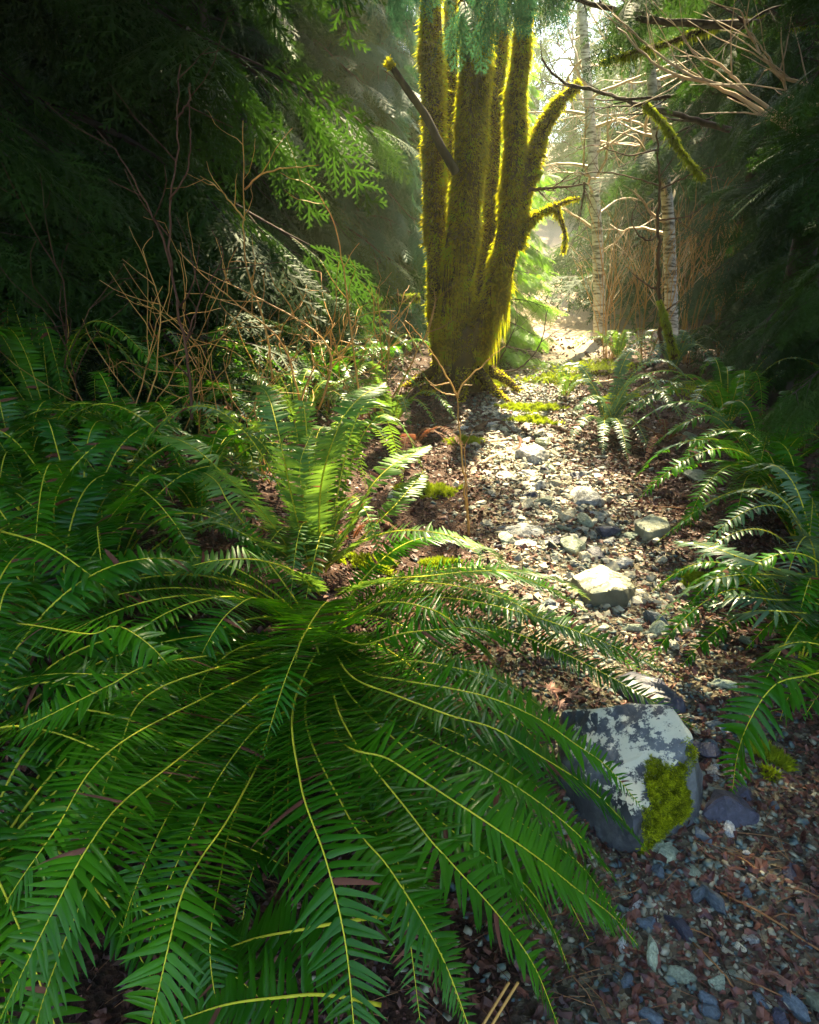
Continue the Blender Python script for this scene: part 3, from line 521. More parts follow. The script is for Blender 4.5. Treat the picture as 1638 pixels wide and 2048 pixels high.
# the hero fern spreading over the foreground
hero = [
 [1.15, (640, 1290, .12), (590, 1400, .46), (600, 1560, .56), (652, 1720, .55), (690, 1880, .50), (708, 2060, .42), (712, 2200, .34)],
 [(650, 1300, .12), (610, 1420, .42), (690, 1620, .50), (775, 1732, .50), (850, 1850, .46), (900, 1950, .40), (950, 2090, .32)],
 [(655, 1300, .12), (680, 1430, .44), (830, 1640, .50), (900, 1723, .48), (990, 1822, .42), (1067, 1930, .34), (1116, 2050, .24)],
 [(655, 1300, .12), (700, 1470, .42), (800, 1570, .48), (900, 1658, .46), (968, 1708, .42), (1049, 1768, .36), (1098, 1840, .28), (1139, 1940, .18)],
 [1.1, (660, 1300, .12), (670, 1460, .44), (780, 1520, .50), (900, 1597, .48), (990, 1656, .44), (1080, 1719, .36), (1152, 1777, .28), (1224, 1831, .20), (1275, 1890, .12)],
 [(660, 1290, .12), (700, 1390, .40), (900, 1568, .42), (1012, 1629, .38), (1110, 1690, .30), (1170, 1740, .22), (1240, 1840, .10)],
 [(660, 1290, .12), (760, 1420, .38), (860, 1480, .42), (968, 1534, .40), (1080, 1606, .34), (1170, 1683, .26), (1230, 1760, .14)],
 [1.1, (660, 1285, .12), (700, 1350, .38), (790, 1390, .44), (900, 1431, .45), (990, 1458, .42), (1080, 1512, .36), (1170, 1570, .28), (1238, 1633, .20), (1300, 1710, .08)],
 [1.1, (665, 1280, .12), (720, 1340, .36), (800, 1360, .42), (900, 1377, .44), (990, 1399, .42), (1080, 1440, .36), (1152, 1489, .30), (1215, 1534, .24), (1280, 1610, .16)],
 [(665, 1275, .12), (740, 1325, .34), (820, 1322, .40), (900, 1334, .40), (981, 1354, .36), (1049, 1390, .30), (1110, 1440, .22), (1165, 1500, .12)],
 [(665, 1270, .12), (720, 1290, .32), (800, 1268, .38), (870, 1260, .38), (946, 1256, .34), (1013, 1275, .26), (1062, 1330, .14)],
 [(665, 1265, .12), (700, 1240, .30), (770, 1205, .40), (850, 1215, .42), (900, 1240, .38), (960, 1290, .26), (1000, 1350, .12)],
 [(640, 1290, .12), (590, 1400, .40), (514, 1455, .44), (440, 1551, .44), (385, 1661, .42), (340, 1760, .38), (300, 1880, .30)],
 [1.15, (630, 1300, .12), (500, 1560, .44), (400, 1720, .50), (365, 1787, .50), (340, 1880, .48), (319, 1974, .44), (300, 2060, .38), (270, 2200, .28)],
 [(620, 1290, .12), (420, 1340, .38), (288, 1397, .40), (236, 1507, .40), (187, 1633, .36), (150, 1740, .28), (110, 1850, .16)],
 [(620, 1295, .12), (400, 1400, .38), (214, 1507, .42), (110, 1661, .38), (33, 1771, .32), (-20, 1860, .22)],
 [1.1, (625, 1300, .12), (380, 1500, .46), (250, 1600, .50), (176, 1694, .50), (110, 1815, .46), (49, 1936, .40), (-10, 2060, .30)],
 [(625, 1300, .12), (330, 1560, .40), (240, 1660, .46), (179, 1771, .44), (115, 1919, .38), (70, 2060, .30), (50, 2200, .2)],
 [(630, 1300, .12), (480, 1480, .34), (400, 1540, .36), (341, 1622, .36), (275, 1765, .30), (235, 1890, .18)],
 [(610, 1285, .12), (430, 1310, .34), (300, 1330, .40), (220, 1370, .40), (110, 1425, .34), (-20, 1490, .22)],
 [(610, 1280, .12), (400, 1330, .30), (300, 1345, .34), (209, 1349, .34), (110, 1348, .30), (-20, 1365, .18)],
 [1.15, (670, 1230, .14), (655, 1205, .34), (625, 1240, .50), (590, 1310, .58), (560, 1390, .56), (527, 1500, .48)],
 [(600, 1260, .12), (520, 1200, .36), (470, 1215, .42), (430, 1260, .40), (395, 1330, .32), (380, 1400, .2)],
 [(640, 1290, .12), (610, 1420, .36), (680, 1480, .40), (740, 1540, .38), (790, 1620, .30), (800, 1700, .2)],
 [(600, 1290, .12), (500, 1290, .30), (430, 1330, .36), (400, 1390, .36), (470, 1440, .30), (500, 1500, .2)],
 [(610, 1290, .1), (560, 1500, .2), (540, 1640, .2), (500, 1760, .14), (480, 1870, .05)],
 [(640, 1290, .1), (700, 1560, .25), (760, 1680, .3), (830, 1800, .26), (880, 1900, .2), (930, 2040, .1)],
 [(655, 1290, .1), (760, 1500, .2), (900, 1640, .28), (1000, 1740, .24), (1090, 1860, .1)],
 [(655, 1290, .1), (760, 1470, .2), (850, 1540, .28), (940, 1600, .28), (1060, 1680, .2), (1150, 1780, .06)],
 [(655, 1290, .1), (760, 1400, .2), (850, 1440, .28), (940, 1480, .28), (1060, 1560, .2), (1130, 1640, .1)],
 [(640, 1290, .1), (740, 1560, .3), (800, 1740, .36), (820, 1880, .32), (840, 2040, .24)],
 [(600, 1290, .1), (480, 1600, .25), (440, 1760, .3), (420, 1900, .3), (440, 2050, .2)],
 [(600, 1290, .1), (300, 1480, .25), (200, 1560, .3), (90, 1640, .26), (-20, 1740, .16)],
 [(800, 1830, .30), (700, 1842, .34), (600, 1860, .3), (500, 1880, .24), (400, 1920, .1)],
 [(760, 2010, .24), (650, 1990, .3), (560, 1995, .3), (450, 2010, .26), (330, 2050, .16)],
]
fern('largest fern, its long arching glossy fronds filling the lower left foreground', 645, 1285, hero, mat='fern', seed=3, W=.080, sp=.0102, hi=True, wfac=.47, droop=.10, rand2=[(12, 1.0, 150, 400, .34, .12), (10, 1.15, 185, 345, .30, .10)])
mid = [
 [(620, 1140, .05), (585, 1000, .42), (560, 880, .66), (535, 790, .76), (510, 770, .72)],
 [(640, 1140, .05), (640, 990, .45), (670, 870, .74), (715, 800, .82), (770, 765, .78)],
 [(600, 1130, .05), (530, 1030, .36), (440, 940, .58), (370, 885, .62), (310, 870, .55)],
 [(650, 1140, .05), (700, 1050, .3), (745, 970, .48), (800, 920, .52), (860, 890, .45)],
 [(650, 1140, .05), (740, 1060, .28), (800, 1000, .38), (850, 940, .42)],
 [(620, 1140, .05), (610, 1020, .36), (600, 930, .52), (625, 860, .60)],
 [(600, 1140, .05), (560, 1100, .25), (505, 1076, .34), (428, 1045, .38), (351, 1056, .32), (264, 1100, .18)],
 [1.1, (640, 1190, .05), (600, 1150, .3), (540, 1125, .38), (470, 1118, .40), (380, 1133, .34), (297, 1175, .2)],
 [1.1, (660, 1130, .05), (720, 1085, .26), (790, 1063, .36), (860, 1064, .38), (930, 1080, .34), (985, 1104, .26), (1020, 1150, .12)],
 [(670, 1180, .05), (760, 1160, .28), (850, 1153, .36), (946, 1143, .36), (1042, 1143, .32), (1119, 1160, .24), (1180, 1200, .1)],
 [1.1, (670, 1190, .05), (760, 1165, .28), (850, 1165, .36), (946, 1179, .38), (1042, 1213, .34), (1095, 1266, .26), (1130, 1340, .12)],
 [(600, 1130, .05), (520, 1080, .22), (460, 1010, .36), (430, 960, .4), (380, 930, .32)],
]
fern('tall fern with upright pale fronds behind the largest fern', 640, 1160, mid, [(9, .85, 10, 190, .72, .3), (5, .7, 190, 350, .4, .15)], mat='fern_pale', seed=4, W=.062, sp=.0165, hi=True, wfac=.38, droop=.15)
G_ = 'ferns under the left cedars'
fern('dark fern with high upright fronds at the left edge', 110, 905, [], [(13, 1.05, 0, 360, .95, .35)], 'fern', 5, .075, .02, group=G_)
fern('wide arching fern below the dark left cedar', 400, 850, [(180, 760, .35, .5), (300, 650, .5, .4), (480, 690, .4, .5), (560, 800, .25, .4)], [(14, 1.0, 0, 360, .55, .2)], 'fern', 6, .075, .02, group=G_)
fern('sprawling fern at left with a bent pale frond', 170, 1120, [[(170, 1100, .1), (240, 1010, .4), (290, 955, .5), (320, 955, .48), (345, 1000, .4)], [(0, 1062, .42), (90, 1090, .45), (180, 1150, .4), (270, 1230, .25)], [(120, 1120, .1), (110, 1000, .4), (180, 900, .56), (250, 870, .5)],
      [(420, 1000, .1), (350, 900, .35), (280, 835, .48), (200, 810, .45), (180, 830, .4)]], [(12, .95, 0, 360, .5, .2)], 'fern', 7, .075, .019, True, group=G_)
fern('low shaded fern at the far left rim', -20, 1000, [], [(12, .95, -90, 100, .5, .2)], 'fern', 8, .08, .02, group=G_)
fern('blue green fern deep in shade below the cedar sprays', 690, 725, [(620, 600, .6, .3), (560, 650, .5, .4), (700, 590, .6, .3)], [(12, .95, 0, 360, .5, .2)], 'fern_silver', 9, .085, .024, group=G_)
fern('fern against the dark hollow left of the bare twigs', 520, 760, [], [(14, 1.05, 0, 360, .6, .25)], 'fern', 10, .08, .022, group=G_)
fern('pale fern leaning toward the foot of the mossy maple', 790, 850, [(895, 800, .2, .35), (700, 780, .35, .4), (860, 770, .3, .35), (640, 900, .2, .3)], [(7, .7, 150, 340, .4, .15)], 'fern_pale', 11, .06, .02, group=G_)
fern('small pale fern just behind the upright fern', 500, 960, [(400, 880, .3, .3), (560, 900, .25, .3), (600, 960, .15, .3)], [(7, .6, 0, 360, .35, .15)], 'fern_pale', 12, .06, .02, group=G_)
fern('shaded fern between the edge fern and the arching fern', 280, 960, [], [(12, .85, 0, 360, .5, .2)], 'fern', 13, .07, .02, group=G_)
fern('fern low in shade left of the largest fern', 120, 1290, [[(-60, 1240, .1), (60, 1250, .34), (180, 1268, .42), (236, 1252, .44), (308, 1298, .42), (363, 1370, .34), (418, 1450, .24)]], [(9, .8, 60, 300, .4, .2)], 'fern', 14, .08, .017, True, group=G_)
fern('fern cropped by the lower left edge', -90, 1560, [], [(12, .8, -80, 90, .35, .2)], 'fern', 15, .08, .017, True, group=G_)
fern('fern filling the gap below the dark left cedar', 300, 840, [], [(14, 1.05, 0, 360, .65, .25)], 'fern', 41, .075, .021, group=G_)
fern('fern leaning over the litter between the twigs and the maple', 650, 800, [], [(14, .9, 0, 360, .5, .2)], 'fern', 42, .07, .021, group=G_)
fern('bright fern under the golden twigs', 600, 870, [], [(11, .75, 0, 360, .5, .15)], 'fern_pale', 43, .06, .019, group=G_)
fern('fern crowded between the edge ferns at mid left', 60, 1040, [], [(13, .95, 0, 360, .6, .2)], 'fern', 44, .075, .018, group=G_)
fern('fern with low arching fronds left of the upright fern', 400, 1040, [], [(12, .8, 0, 360, .42, .15)], 'fern', 45, .07, .017, True, group=G_)
fern('fern in deep shade at the foot of the far left cedar', -30, 860, [], [(13, 1.0, 0, 360, .7, .25)], 'fern', 46, .075, .021, group=G_)
fern('ragged fern above the rusty dead fern', 220, 1190, [], [(12, .9, 0, 360, .42, .15)], 'fern', 47, .075, .0165, True, group=G_)
fern('small fern near the mossy log left of the maple', 770, 740, [], [(10, .8, 0, 360, .45, .15)], 'fern', 48, .075, .023, group=G_)
fern('fern at the far bottom left corner', -60, 1800, [], [(10, .7, -60, 80, .3, .15)], 'fern', 49, .075, .015, True, group=G_)
fern('fern on the right bank above the drooping fern', 1450, 860, [], [(13, .85, 0, 360, .5, .2)], 'fern', 50, .07, .02)
fern('low fern right of the cream boulder under the right ferns', 1600, 1330, [], [(9, .6, 90, 270, .35, .12)], 'fern', 51, .065, .0165, True)
fern('silvery fern standing on the right bank of the trail', 1215, 868, [(1285, 740, .40, .45), (1385, 775, .30, .5), (1130, 790, .25, .35), (1365, 840, .2, .4), (1150, 830, .2, .3), (1110, 745, .4, .3), (1205, 905, .04, .25), (1255, 920, .03, .3), (1300, 905, .03, .3), (1140, 880, .05, .25), (1330, 800, .3, .4), (1400, 810, .2, .4), (1240, 760, .35, .4)], [(5, .6, -30, 100, .35, .1)], 'fern_silver', 16, .06, .018, True, rach='rachis')
fern('small far fern under the mossy stump on the right', 1345, 745, [], [(14, .75, 0, 360, .45, .2)], 'fern_silver', 17, .07, .024)
fern('farthest fern beside the golden thicket', 1235, 722, [], [(12, .7, 0, 360, .4, .15)], 'fern_pale', 18, .07, .026)
fern('tiny fern fronds left of the silvery fern', 1130, 800, [], [(9, .45, 0, 360, .28, .1)], 'fern_pale', 19, .05, .02)
GR = 'ferns shaded by the right cedar'
fern('big shaded fern at right with fronds drooping to the trail', 1530, 990, [[(1530, 960, .1), (1460, 890, .42), (1390, 880, .46), (1320, 905, .38), (1262, 965, .2)], [(1530, 970, .1), (1480, 930, .35), (1430, 950, .36), (1390, 1010, .26), (1380, 1060, .14)], [(1540, 970, .1), (1500, 950, .3), (1480, 1000, .3), (1465, 1080, .1)],
      [(1540, 970, .1), (1440, 840, .4), (1370, 845, .38), (1300, 895, .2)], [(1550, 970, .1), (1560, 930, .35), (1590, 980, .35), (1600, 1080, .2)]], [(9, .85, 0, 360, .5, .2)], 'fern', 20, .075, .017, True, group=GR)
fern('fern at the right edge with a frond pointing at the pale rock', 1640, 1190, [[(1640, 1160, .15), (1560, 1140, .38), (1480, 1115, .42), (1410, 1090, .38), (1350, 1083, .3)], [1.1, (1640, 1170, .15), (1540, 1150, .36), (1440, 1155, .38), (1370, 1185, .3), (1310, 1245, .16)],
      [(1640, 1200, .15), (1560, 1200, .3), (1480, 1195, .3), (1400, 1215, .22), (1340, 1240, .12)], [(1650, 1230, .15), (1590, 1225, .3), (1520, 1222, .3), (1460, 1235, .2)]], [(6, .7, 60, 240, .4, .2)], 'fern_silver', 21, .07, .016, True, group=GR)
fern('right edge fern hanging a long frond beside the dark boulder', 1720, 1380, [[1.1, (1720, 1330, .2), (1620, 1350, .42), (1550, 1370, .44), (1500, 1440, .38), (1475, 1510, .28), (1465, 1580, .18)], [(1720, 1340, .2), (1640, 1340, .38), (1580, 1390, .36), (1560, 1440, .28)],
      [(1720, 1330, .2), (1640, 1290, .36), (1570, 1290, .34), (1500, 1330, .24)], [(1720, 1360, .2), (1650, 1380, .3), (1610, 1430, .25)]], [(5, .6, 60, 240, .35, .2)], 'fern', 22, .07, .015, True, group=GR)
fern('dark fern higher on the right bank under the sprays', 1600, 1100, [], [(12, .8, 60, 300, .45, .2)], 'fern', 23, .07, .018, group=GR)
for k, (px, py, lab) in enumerate([(820, 905, 'brown withered fern beside the trail above the sapling'), (700, 1090, 'shrivelled purple brown fern below the upright fern'), (1330, 890, 'dead brown fern fronds under the silvery fern'), (60, 1230, 'rusty dead fern among dry leaves at left')]):
    fern(lab, px, py, [(930, 900, .12, .25), (800, 960, .2, .2)] if k == 0 else [], [(6, .42, 0, 360, .2, .03)], 'fern_dead', 24 + k, .045, .016, rach='rachis_dark', group='withered ferns', nm='withered_fern')

# ------------------------------------------------------------ bare shrubs, saplings, limbs
def grow(mb, p, d, L, r, rng, depth, zig=.25, fork=.8, up=.15, k=4, angle=(30, 55)):
    """a crooked stem with side twigs"""
    n = max(4, int(L / .08)); P = [np.array(p, float)]; d = unit(d); st = L / n; kids = []
    for i in range(n):
        d = unit(d + rng.normal(0, zig * .35, 3) + np.array([0, 0, up * .12])); P.append(P[-1] + d * st)
        if depth > 0 and i > n * .25 and rng.uniform() < fork * .45: kids.append((i + 1, d.copy()))
    C = np.array(P); rr = r * (1 - .75 * np.linspace(0, 1, len(C))) + .0006
    mb.add(*tube_arrays(C, rr, k))
    for i, dd in kids:
        a = R(rng.uniform(*angle)); side = unit(np.cross(dd, rng.normal(size=3))); nd = unit(dd * math.cos(a) + side * math.sin(a))
        grow(mb, C[i], nd, L * (1 - i / len(C)) * rng.uniform(.5, .9) + .06, rr[i] * .72, rng, depth - 1, zig, fork, up, k, angle)
def shrub(label, px, py, n, h, r=.006, mat='twig_gold', seed=1, spread=.35, traces=(), depth=2, group=None, zig=.3, fork=.8, at=None, angle=(30, 55), cat='shrub', name='bare_shrub', up=.15):
    rng = np.random.default_rng(seed); g = ground(px, py) if at is None else np.array([at[0], at[1], float(H(at[0], at[1]))]); root = empty(name, tuple(g)); tag(root, label, cat, group)
    for i in range(n):
        mb = MB(); a = rng.uniform(0, 6.28); s = spread * rng.uniform(.2, 1); b = np.array([math.cos(a) * .05 * n ** .5 * spread, math.sin(a) * .05 * n ** .5 * spread, -.03])
        grow(mb, b, np.array([math.cos(a) * s, math.sin(a) * s, 1]), h * rng.uniform(.6, 1.1), r * rng.uniform(.6, 1.2), rng, depth, zig, fork, up, 4, angle)
        link('stem', mb.mesh('stem', [M[mat]]), root)
    for tr in traces:                       # (radius, side twig depth, [(px,py,Y)...])
        r0, dp, pts = tr; P = spline([at_y(*q) - g for q in pts], 5 * len(pts)); mb = MB(); rr = r0 * (1.1 - .75 * np.linspace(0, 1, len(P)))
        P = P + rng.normal(0, r0 * .5, P.shape); mb.add(*tube_arrays(P, rr, 6))
        if dp:
            for i in range(4, len(P), 3):
                if rng.uniform() < .55:
                    dd = unit(P[i] - P[i - 1]); s = unit(np.cross(dd, [0, 1, .3]) * rng.choice([-1, 1]) + rng.normal(0, .3, 3)); grow(mb, P[i], unit(dd + s), rng.uniform(.1, .32), rr[i] * .6, rng, dp - 1, zig, fork)
        link('stem', mb.mesh('stem', [M[mat]]), root)
    return root
yb = float(ground(940, 1075)[1])
shrub('slender bare sapling with forked golden twigs beside the trail', 940, 1075, 0, 0, mat='twig_gold', seed=1, name='bare_sapling', cat='sapling', traces=[
    (.006, 0, [(940, 1078, yb), (932, 1000, yb), (925, 930, yb), (918, 850, yb), (915, 795, yb)]), (.004, 0, [(915, 795, yb), (898, 760, yb), (870, 715, yb), (835, 665, yb), (810, 640, yb)]),
    (.004, 0, [(915, 795, yb), (925, 770, yb), (960, 735, yb), (1008, 692, yb)]), (.003, 0, [(900, 765, yb), (870, 770, yb), (850, 755, yb)]), (.003, 0, [(912, 790, yb), (885, 785, yb), (860, 768, yb)]),
    (.0025, 0, [(926, 770, yb), (945, 770, yb)]), (.0035, 0, [(938, 1070, yb), (934, 980, yb + .05), (930, 900, yb + .05), (945, 860, yb)])])
y1 = 3.1
shrub('dark tall bare shrub with crooked stems at upper left', 380, 860, 2, 1.0, .006, 'twig_red', 2, .4, name='bare_shrub', traces=[
    (.007, 2, [(385, 840, y1), (372, 700, y1), (345, 560, y1), (340, 440, y1), (352, 300, y1), (360, 130, y1)]), (.005, 1, [(345, 540, y1), (310, 440, y1 - .05), (250, 330, y1 - .1), (195, 262, y1 - .1)]),
    (.004, 0, [(338, 400, y1), (372, 350, y1), (380, 300, y1), (378, 165, y1)]), (.004, 1, [(350, 240, y1), (378, 200, y1), (380, 168, y1)]), (.004, 1, [(370, 690, y1), (400, 600, y1), (440, 530, y1), (446, 500, y1), (422, 460, y1)])], depth=1)
shrub('wide clump of crooked golden twigs in front of the dark cedar', 620, 830, 14, 1.2, .0075, 'twig_gold', 3, .7, depth=2, zig=.55, angle=(35, 75), traces=[
    (.006, 2, [(545, 760, 4.2), (530, 650, 4.2), (490, 520, 4.2), (488, 400, 4.2), (485, 240, 4.2)]), (.006, 1, [(600, 800, 4.0), (560, 680, 4.0), (450, 590, 4.0), (355, 500, 4.0)]),
    (.006, 1, [(640, 820, 4.0), (660, 700, 4.0), (560, 620, 4.0), (400, 540, 4.0)]), (.005, 1, [(490, 440, 4.1), (440, 380, 4.1), (400, 352, 4.1)]), (.005, 1, [(490, 380, 4.1), (530, 345, 4.1), (640, 330, 4.1)])])
shrub('second clump of golden twigs left of the mossy maple', 745, 830, 10, 1.1, .007, 'twig_gold', 4, .55, depth=2, zig=.5, angle=(30, 70), traces=[(.006, 2, [(720, 800, 4.6), (700, 650, 4.6), (680, 500, 4.6), (640, 390, 4.6), (560, 345, 4.6)])])
shrub('arching golden canes at far left in front of the dark cedar', 230, 960, 5, 1.35, .0042, 'twig_gold', 9, .9, depth=1, zig=.45, angle=(30, 70))
shrub('tall crooked golden canes between the left ferns', 360, 920, 6, 1.35, .0045, 'twig_gold', 10, .7, depth=2, fork=.5, zig=.5, angle=(35, 70))
shrub('near golden twigs rising from the ferns below the clump', 560, 960, 7, .85, .005, 'twig_gold', 8, .6, depth=2, zig=.5, angle=(30, 70))
shrub('thin bare shrub standing in the upright left ferns', 155, 900, 3, 1.5, .006, 'twig_red', 5, .35, depth=2, zig=.35)
shrub('low golden twigs among the ferns at centre left', 440, 900, 4, .7, .005, 'twig_gold', 6, .6, depth=1, zig=.5)
shrub('spindly bare shrub near the tiny gap left of the maple', 800, 800, 4, .8, .005, 'twig_tan', 7, .6, depth=2, zig=.4)
GT = 'golden stems of the sunlit thicket'
for k, (px, Y, n, h, lab) in enumerate([(1215, 9.0, 10, 1.9, 'dense golden stems left of the red brown sapling'), (1290, 8.6, 8, 2.0, 'golden stems in front of the second birch'), (1375, 8.0, 9, 1.9, 'golden stems right of the red brown sapling'),
        (1440, 8.2, 8, 1.8, 'golden stems at the dark right end of the thicket'), (1205, 11, 5, 1.8, 'tan stems at the foot of the first birch'), (1330, 10.5, 9, 2.2, 'tall tan stems behind the thicket'), (1265, 13, 7, 2.6, 'far pale stems between the birches')]):
    d = ray(px, 700); xx = d[0] / d[1] * Y; xx = (px - 819) / FPX * Y / math.cos(PITCH) * .93
    shrub(lab, 0, 0, n, h, .007, 'twig_tan' if k > 3 else 'twig_gold', 20 + k, .30, depth=2, group=GT, at=(xx, Y), zig=.22, angle=(18, 40), fork=.7)
shrub('red brown sapling with level bare branches before the second birch', 0, 0, 0, 0, .01, 'twig_red', 30, at=tuple(at_y(1322, 660, 7.2)[:2]), name='bare_sapling', cat='sapling', traces=[
    (.022, 1, [(1322, 700, 7.2), (1320, 600, 7.2), (1316, 480, 7.2), (1318, 350, 7.2), (1316, 250, 7.2)]), (.010, 2, [(1318, 470, 7.2), (1290, 480, 7.1), (1262, 440, 7.0), (1275, 400, 7)]),
    (.008, 2, [(1317, 370, 7.2), (1260, 355, 7.1), (1190, 345, 7.0), (1080, 378, 6.9)]), (.008, 2, [(1317, 380, 7.2), (1380, 350, 7.1), (1440, 330, 7.0)]), (.008, 2, [(1317, 300, 7.2), (1250, 310, 7.1), (1190, 290, 7.0), (1130, 315, 6.9)]), (.007, 2, [(1317, 440, 7.2), (1380, 430, 7.1), (1430, 390, 7.0)])])
def birch(label, pts, Y, r, seed, arms=()):
    rng = np.random.default_rng(seed); P = [at_y(a, b, Y) for a, b in pts]; x, y = P[0][0], P[0][1]; z = float(H(x, y)); root = empty('birch_tree', (x, y, z)); tag(root, label, 'tree')
    P = [np.array([P[0][0], P[0][1], z - .1])] + P[1:]; C = spline([p - np.array([x, y, z]) for p in P], 30); mb = MB(); mb.add(*tube_arrays(C, r * (1.1 - .5 * np.linspace(0, 1, 30)), 12, .06, 10, seed)); link('trunk', mb.mesh('birch_trunk', [M['birch']]), root)
    for i in range(14):
        mb = MB(); j = 10 + i; a = rng.uniform(0, 6.28); grow(mb, C[j], np.array([math.cos(a), math.sin(a), rng.uniform(-.1, .7)]), rng.uniform(.7, 1.8), r * .28, rng, 2, .35, .8, .0, 4); link('limb', mb.mesh('birch_limb', [M['twig_tan']]), root)
    for arm in arms:
        mb = MB(); Pm = spline([at_y(a, b, Y) - np.array([x, y, z]) for a, b in arm], 16); mb.add(*tube_arrays(Pm, np.linspace(r * .5, r * .2, 16), 8)); link('limb', mb.mesh('birch_limb', [M['birch']]), root)
birch('white birch with a thin side stem just right of the mossy maple', [(1205, 640), (1196, 500), (1188, 380), (1182, 260), (1172, 120), (1160, -60)], 11.0, .085, 1, [[(1186, 330), (1196, 290), (1200, 245)]])
birch('pale forked birch leaning behind the thicket', [(1352, 640), (1338, 460), (1328, 350), (1312, 250), (1300, 120), (1290, -40)], 10.0, .085, 2, [[(1335, 400), (1332, 330), (1322, 250), (1318, 160)]])
birch('slim distant birch between the two larger birches', [(1262, 600), (1262, 440), (1266, 300), (1262, 120), (1262, -20)], 16, .09, 3)
# limbs reaching in at the upper right
def limb(label, traces, mat='twig_dark', seed=1, moss=None, name='bare_limb', cat='limb', group=None, dp=1, ml=(.008, .028)):
    rng = np.random.default_rng(seed); P0 = at_y(*traces[0][1][0]); root = empty(name, tuple(P0)); tag(root, label, cat, group)
    for r0, pts in traces:
        P = spline([at_y(*q) - P0 for q in pts], 26); rr = r0 * (1.05 - .7 * np.linspace(0, 1, 26)); mb = MB(); mb.add(*tube_arrays(P + rng.normal(0, r0 * .25, P.shape), rr, 7))
        if dp:
            for i in range(4, 26, 3):
                dd = unit(P[i] - P[i - 1]); grow(mb, P[i], unit(dd + rng.normal(0, .5, 3)), rng.uniform(.15, .5), rr[i] * .45, rng, dp - 1, .3)
        o = link('branch', mb.mesh('limb', [M[mat]]), root)
        if moss:
            mb = MB(); V, F = moss_blades(P, rr, int(2600 * len(P) / 26), rng, ml, .0035, .6); mb.add(V, F[0]); mb.F.append(F[1]); mb.M.append(0); tag(link('moss', mb.mesh('moss', [M[moss]]), o), kind='stuff')
limb('long black limb crossing the top of the view toward the maple', [(.03, [(1700, 30, 4.6), (1500, 50, 4.8), (1300, 40, 5), (1180, 5, 5.2), (1080, -40, 5.3)]), (.02, [(1500, 200, 4.6), (1400, 178, 4.8), (1330, 195, 5), (1250, 198, 5.2)])], 'twig_dark', 1)
limb('dark crooked limb between the maple and the first birch', [(.022, [(1460, 260, 5.6), (1300, 215, 5.8), (1180, 180, 6), (1120, 160, 6), (1085, 120, 6)])], 'twig_dark', 2)
limb('bundle of bare tan branches sweeping down from the right edge', [(.012, [(1660, 310, 3.6), (1540, 235, 3.7), (1440, 175, 3.8), (1330, 140, 3.9), (1235, 55, 4)]), (.010, [(1640, 295, 3.6), (1500, 190, 3.7), (1380, 150, 3.8), (1300, 95, 3.9), (1225, 30, 4)]),
      (.009, [(1660, 180, 3.5), (1560, 150, 3.6), (1500, 70, 3.7), (1480, 20, 3.7)]), (.008, [(1660, 210, 3.5), (1590, 200, 3.6), (1540, 120, 3.7), (1500, 60, 3.7)]), (.008, [(1500, 190, 3.7), (1440, 130, 3.8), (1390, 110, 3.8), (1360, 60, 3.8)])], 'twig_tan', 3)
limb('moss covered limb at the top right of the clearing', [(.028, [(1700, 40, 4.8), (1480, 45, 5), (1400, 62, 5), (1345, 82, 5), (1250, 110, 5.1), (1200, 125, 5.2)])], 'core', 4, 'moss_green', 'mossy_limb', dp=0)
limb('hanging moss tufted stick above the golden thicket', [(.012, [(1288, 205, 5.2), (1330, 250, 5.2), (1365, 305, 5.1), (1408, 358, 5)])], 'core', 5, 'moss_green', 'mossy_limb', dp=0)
limb('reddish broken limb pointing right from the maple', [(.016, [(1058, 380, 6.6), (1110, 376, 6.5), (1150, 372, 6.5), (1170, 366, 6.5)]), (.012, [(1168, 365, 6.5), (1170, 385, 6.5)])], 'twig_red', 6, name='broken_limb')
limb('bent dark bough with small twigs rising from the maple foot', [(.010, [(1000, 745, 7.3), (1040, 735, 7.2), (1080, 690, 7.2), (1095, 620, 7.2)]), (.008, [(985, 740, 7.3), (1010, 700, 7.3), (1035, 640, 7.3)])], 'twig_dark', 7)
g = ground(1345, 700)
limb('leaning mossy stump stem at the foot of the thicket', [(.032, [(1350, 715, 6.8), (1338, 670, 6.8), (1328, 630, 6.8), (1318, 600, 6.8)])], 'core', 8, 'moss_green', 'mossy_stump', 'stump', dp=0)
limb('mossy log lying left of the maple', [(.07, [(740, 615, 8.0), (790, 600, 8.0), (840, 592, 8.0)])], 'core', 9, 'moss_green', 'mossy_log', 'log', dp=0)

# ------------------------------------------------------------ rocks
def hull_rock(rng, npts=16, flat=.55, sub=1, nz=.05):
    bm = bmesh.new(); P = unit(rng.normal(size=(npts, 3))) * rng.uniform(.75, 1.1, (npts, 1)) * np.array([1, rng.uniform(.65, .95), flat])
    for p in P: bm.verts.new(p)
    r = bmesh.ops.convex_hull(bm, input=bm.verts[:]); bmesh.ops.delete(bm, geom=[v for v in bm.verts if not v.link_faces], context='VERTS')
    if sub:
        bmesh.ops.bevel(bm, geom=bm.edges[:], offset=.05, segments=1, affect='EDGES')
        bmesh.ops.triangulate(bm, faces=bm.faces[:])
        if sub > 1: bmesh.ops.subdivide_edges(bm, edges=bm.edges[:], cuts=sub, use_grid_fill=True)
        for v in bm.verts: v.co += Vector(mnoise.noise_vector(v.co * 2.3 + Vector((rng.uniform(0, .01), 3, 7)))) * nz + Vector(mnoise.noise_vector(v.co * 7)) * nz * .35
    return bm
def rock_meshes(n, flat, seed, mat, sub=2):
    out = []
    for k in range(n):
        bm = hull_rock(np.random.default_rng(seed + k), 13 + k % 4 * 4, flat, sub, .09); me = bpy.data.meshes.new('stone'); bm.to_mesh(me); bm.free(); me.materials.append(M[mat]); out.append(me)
    return out
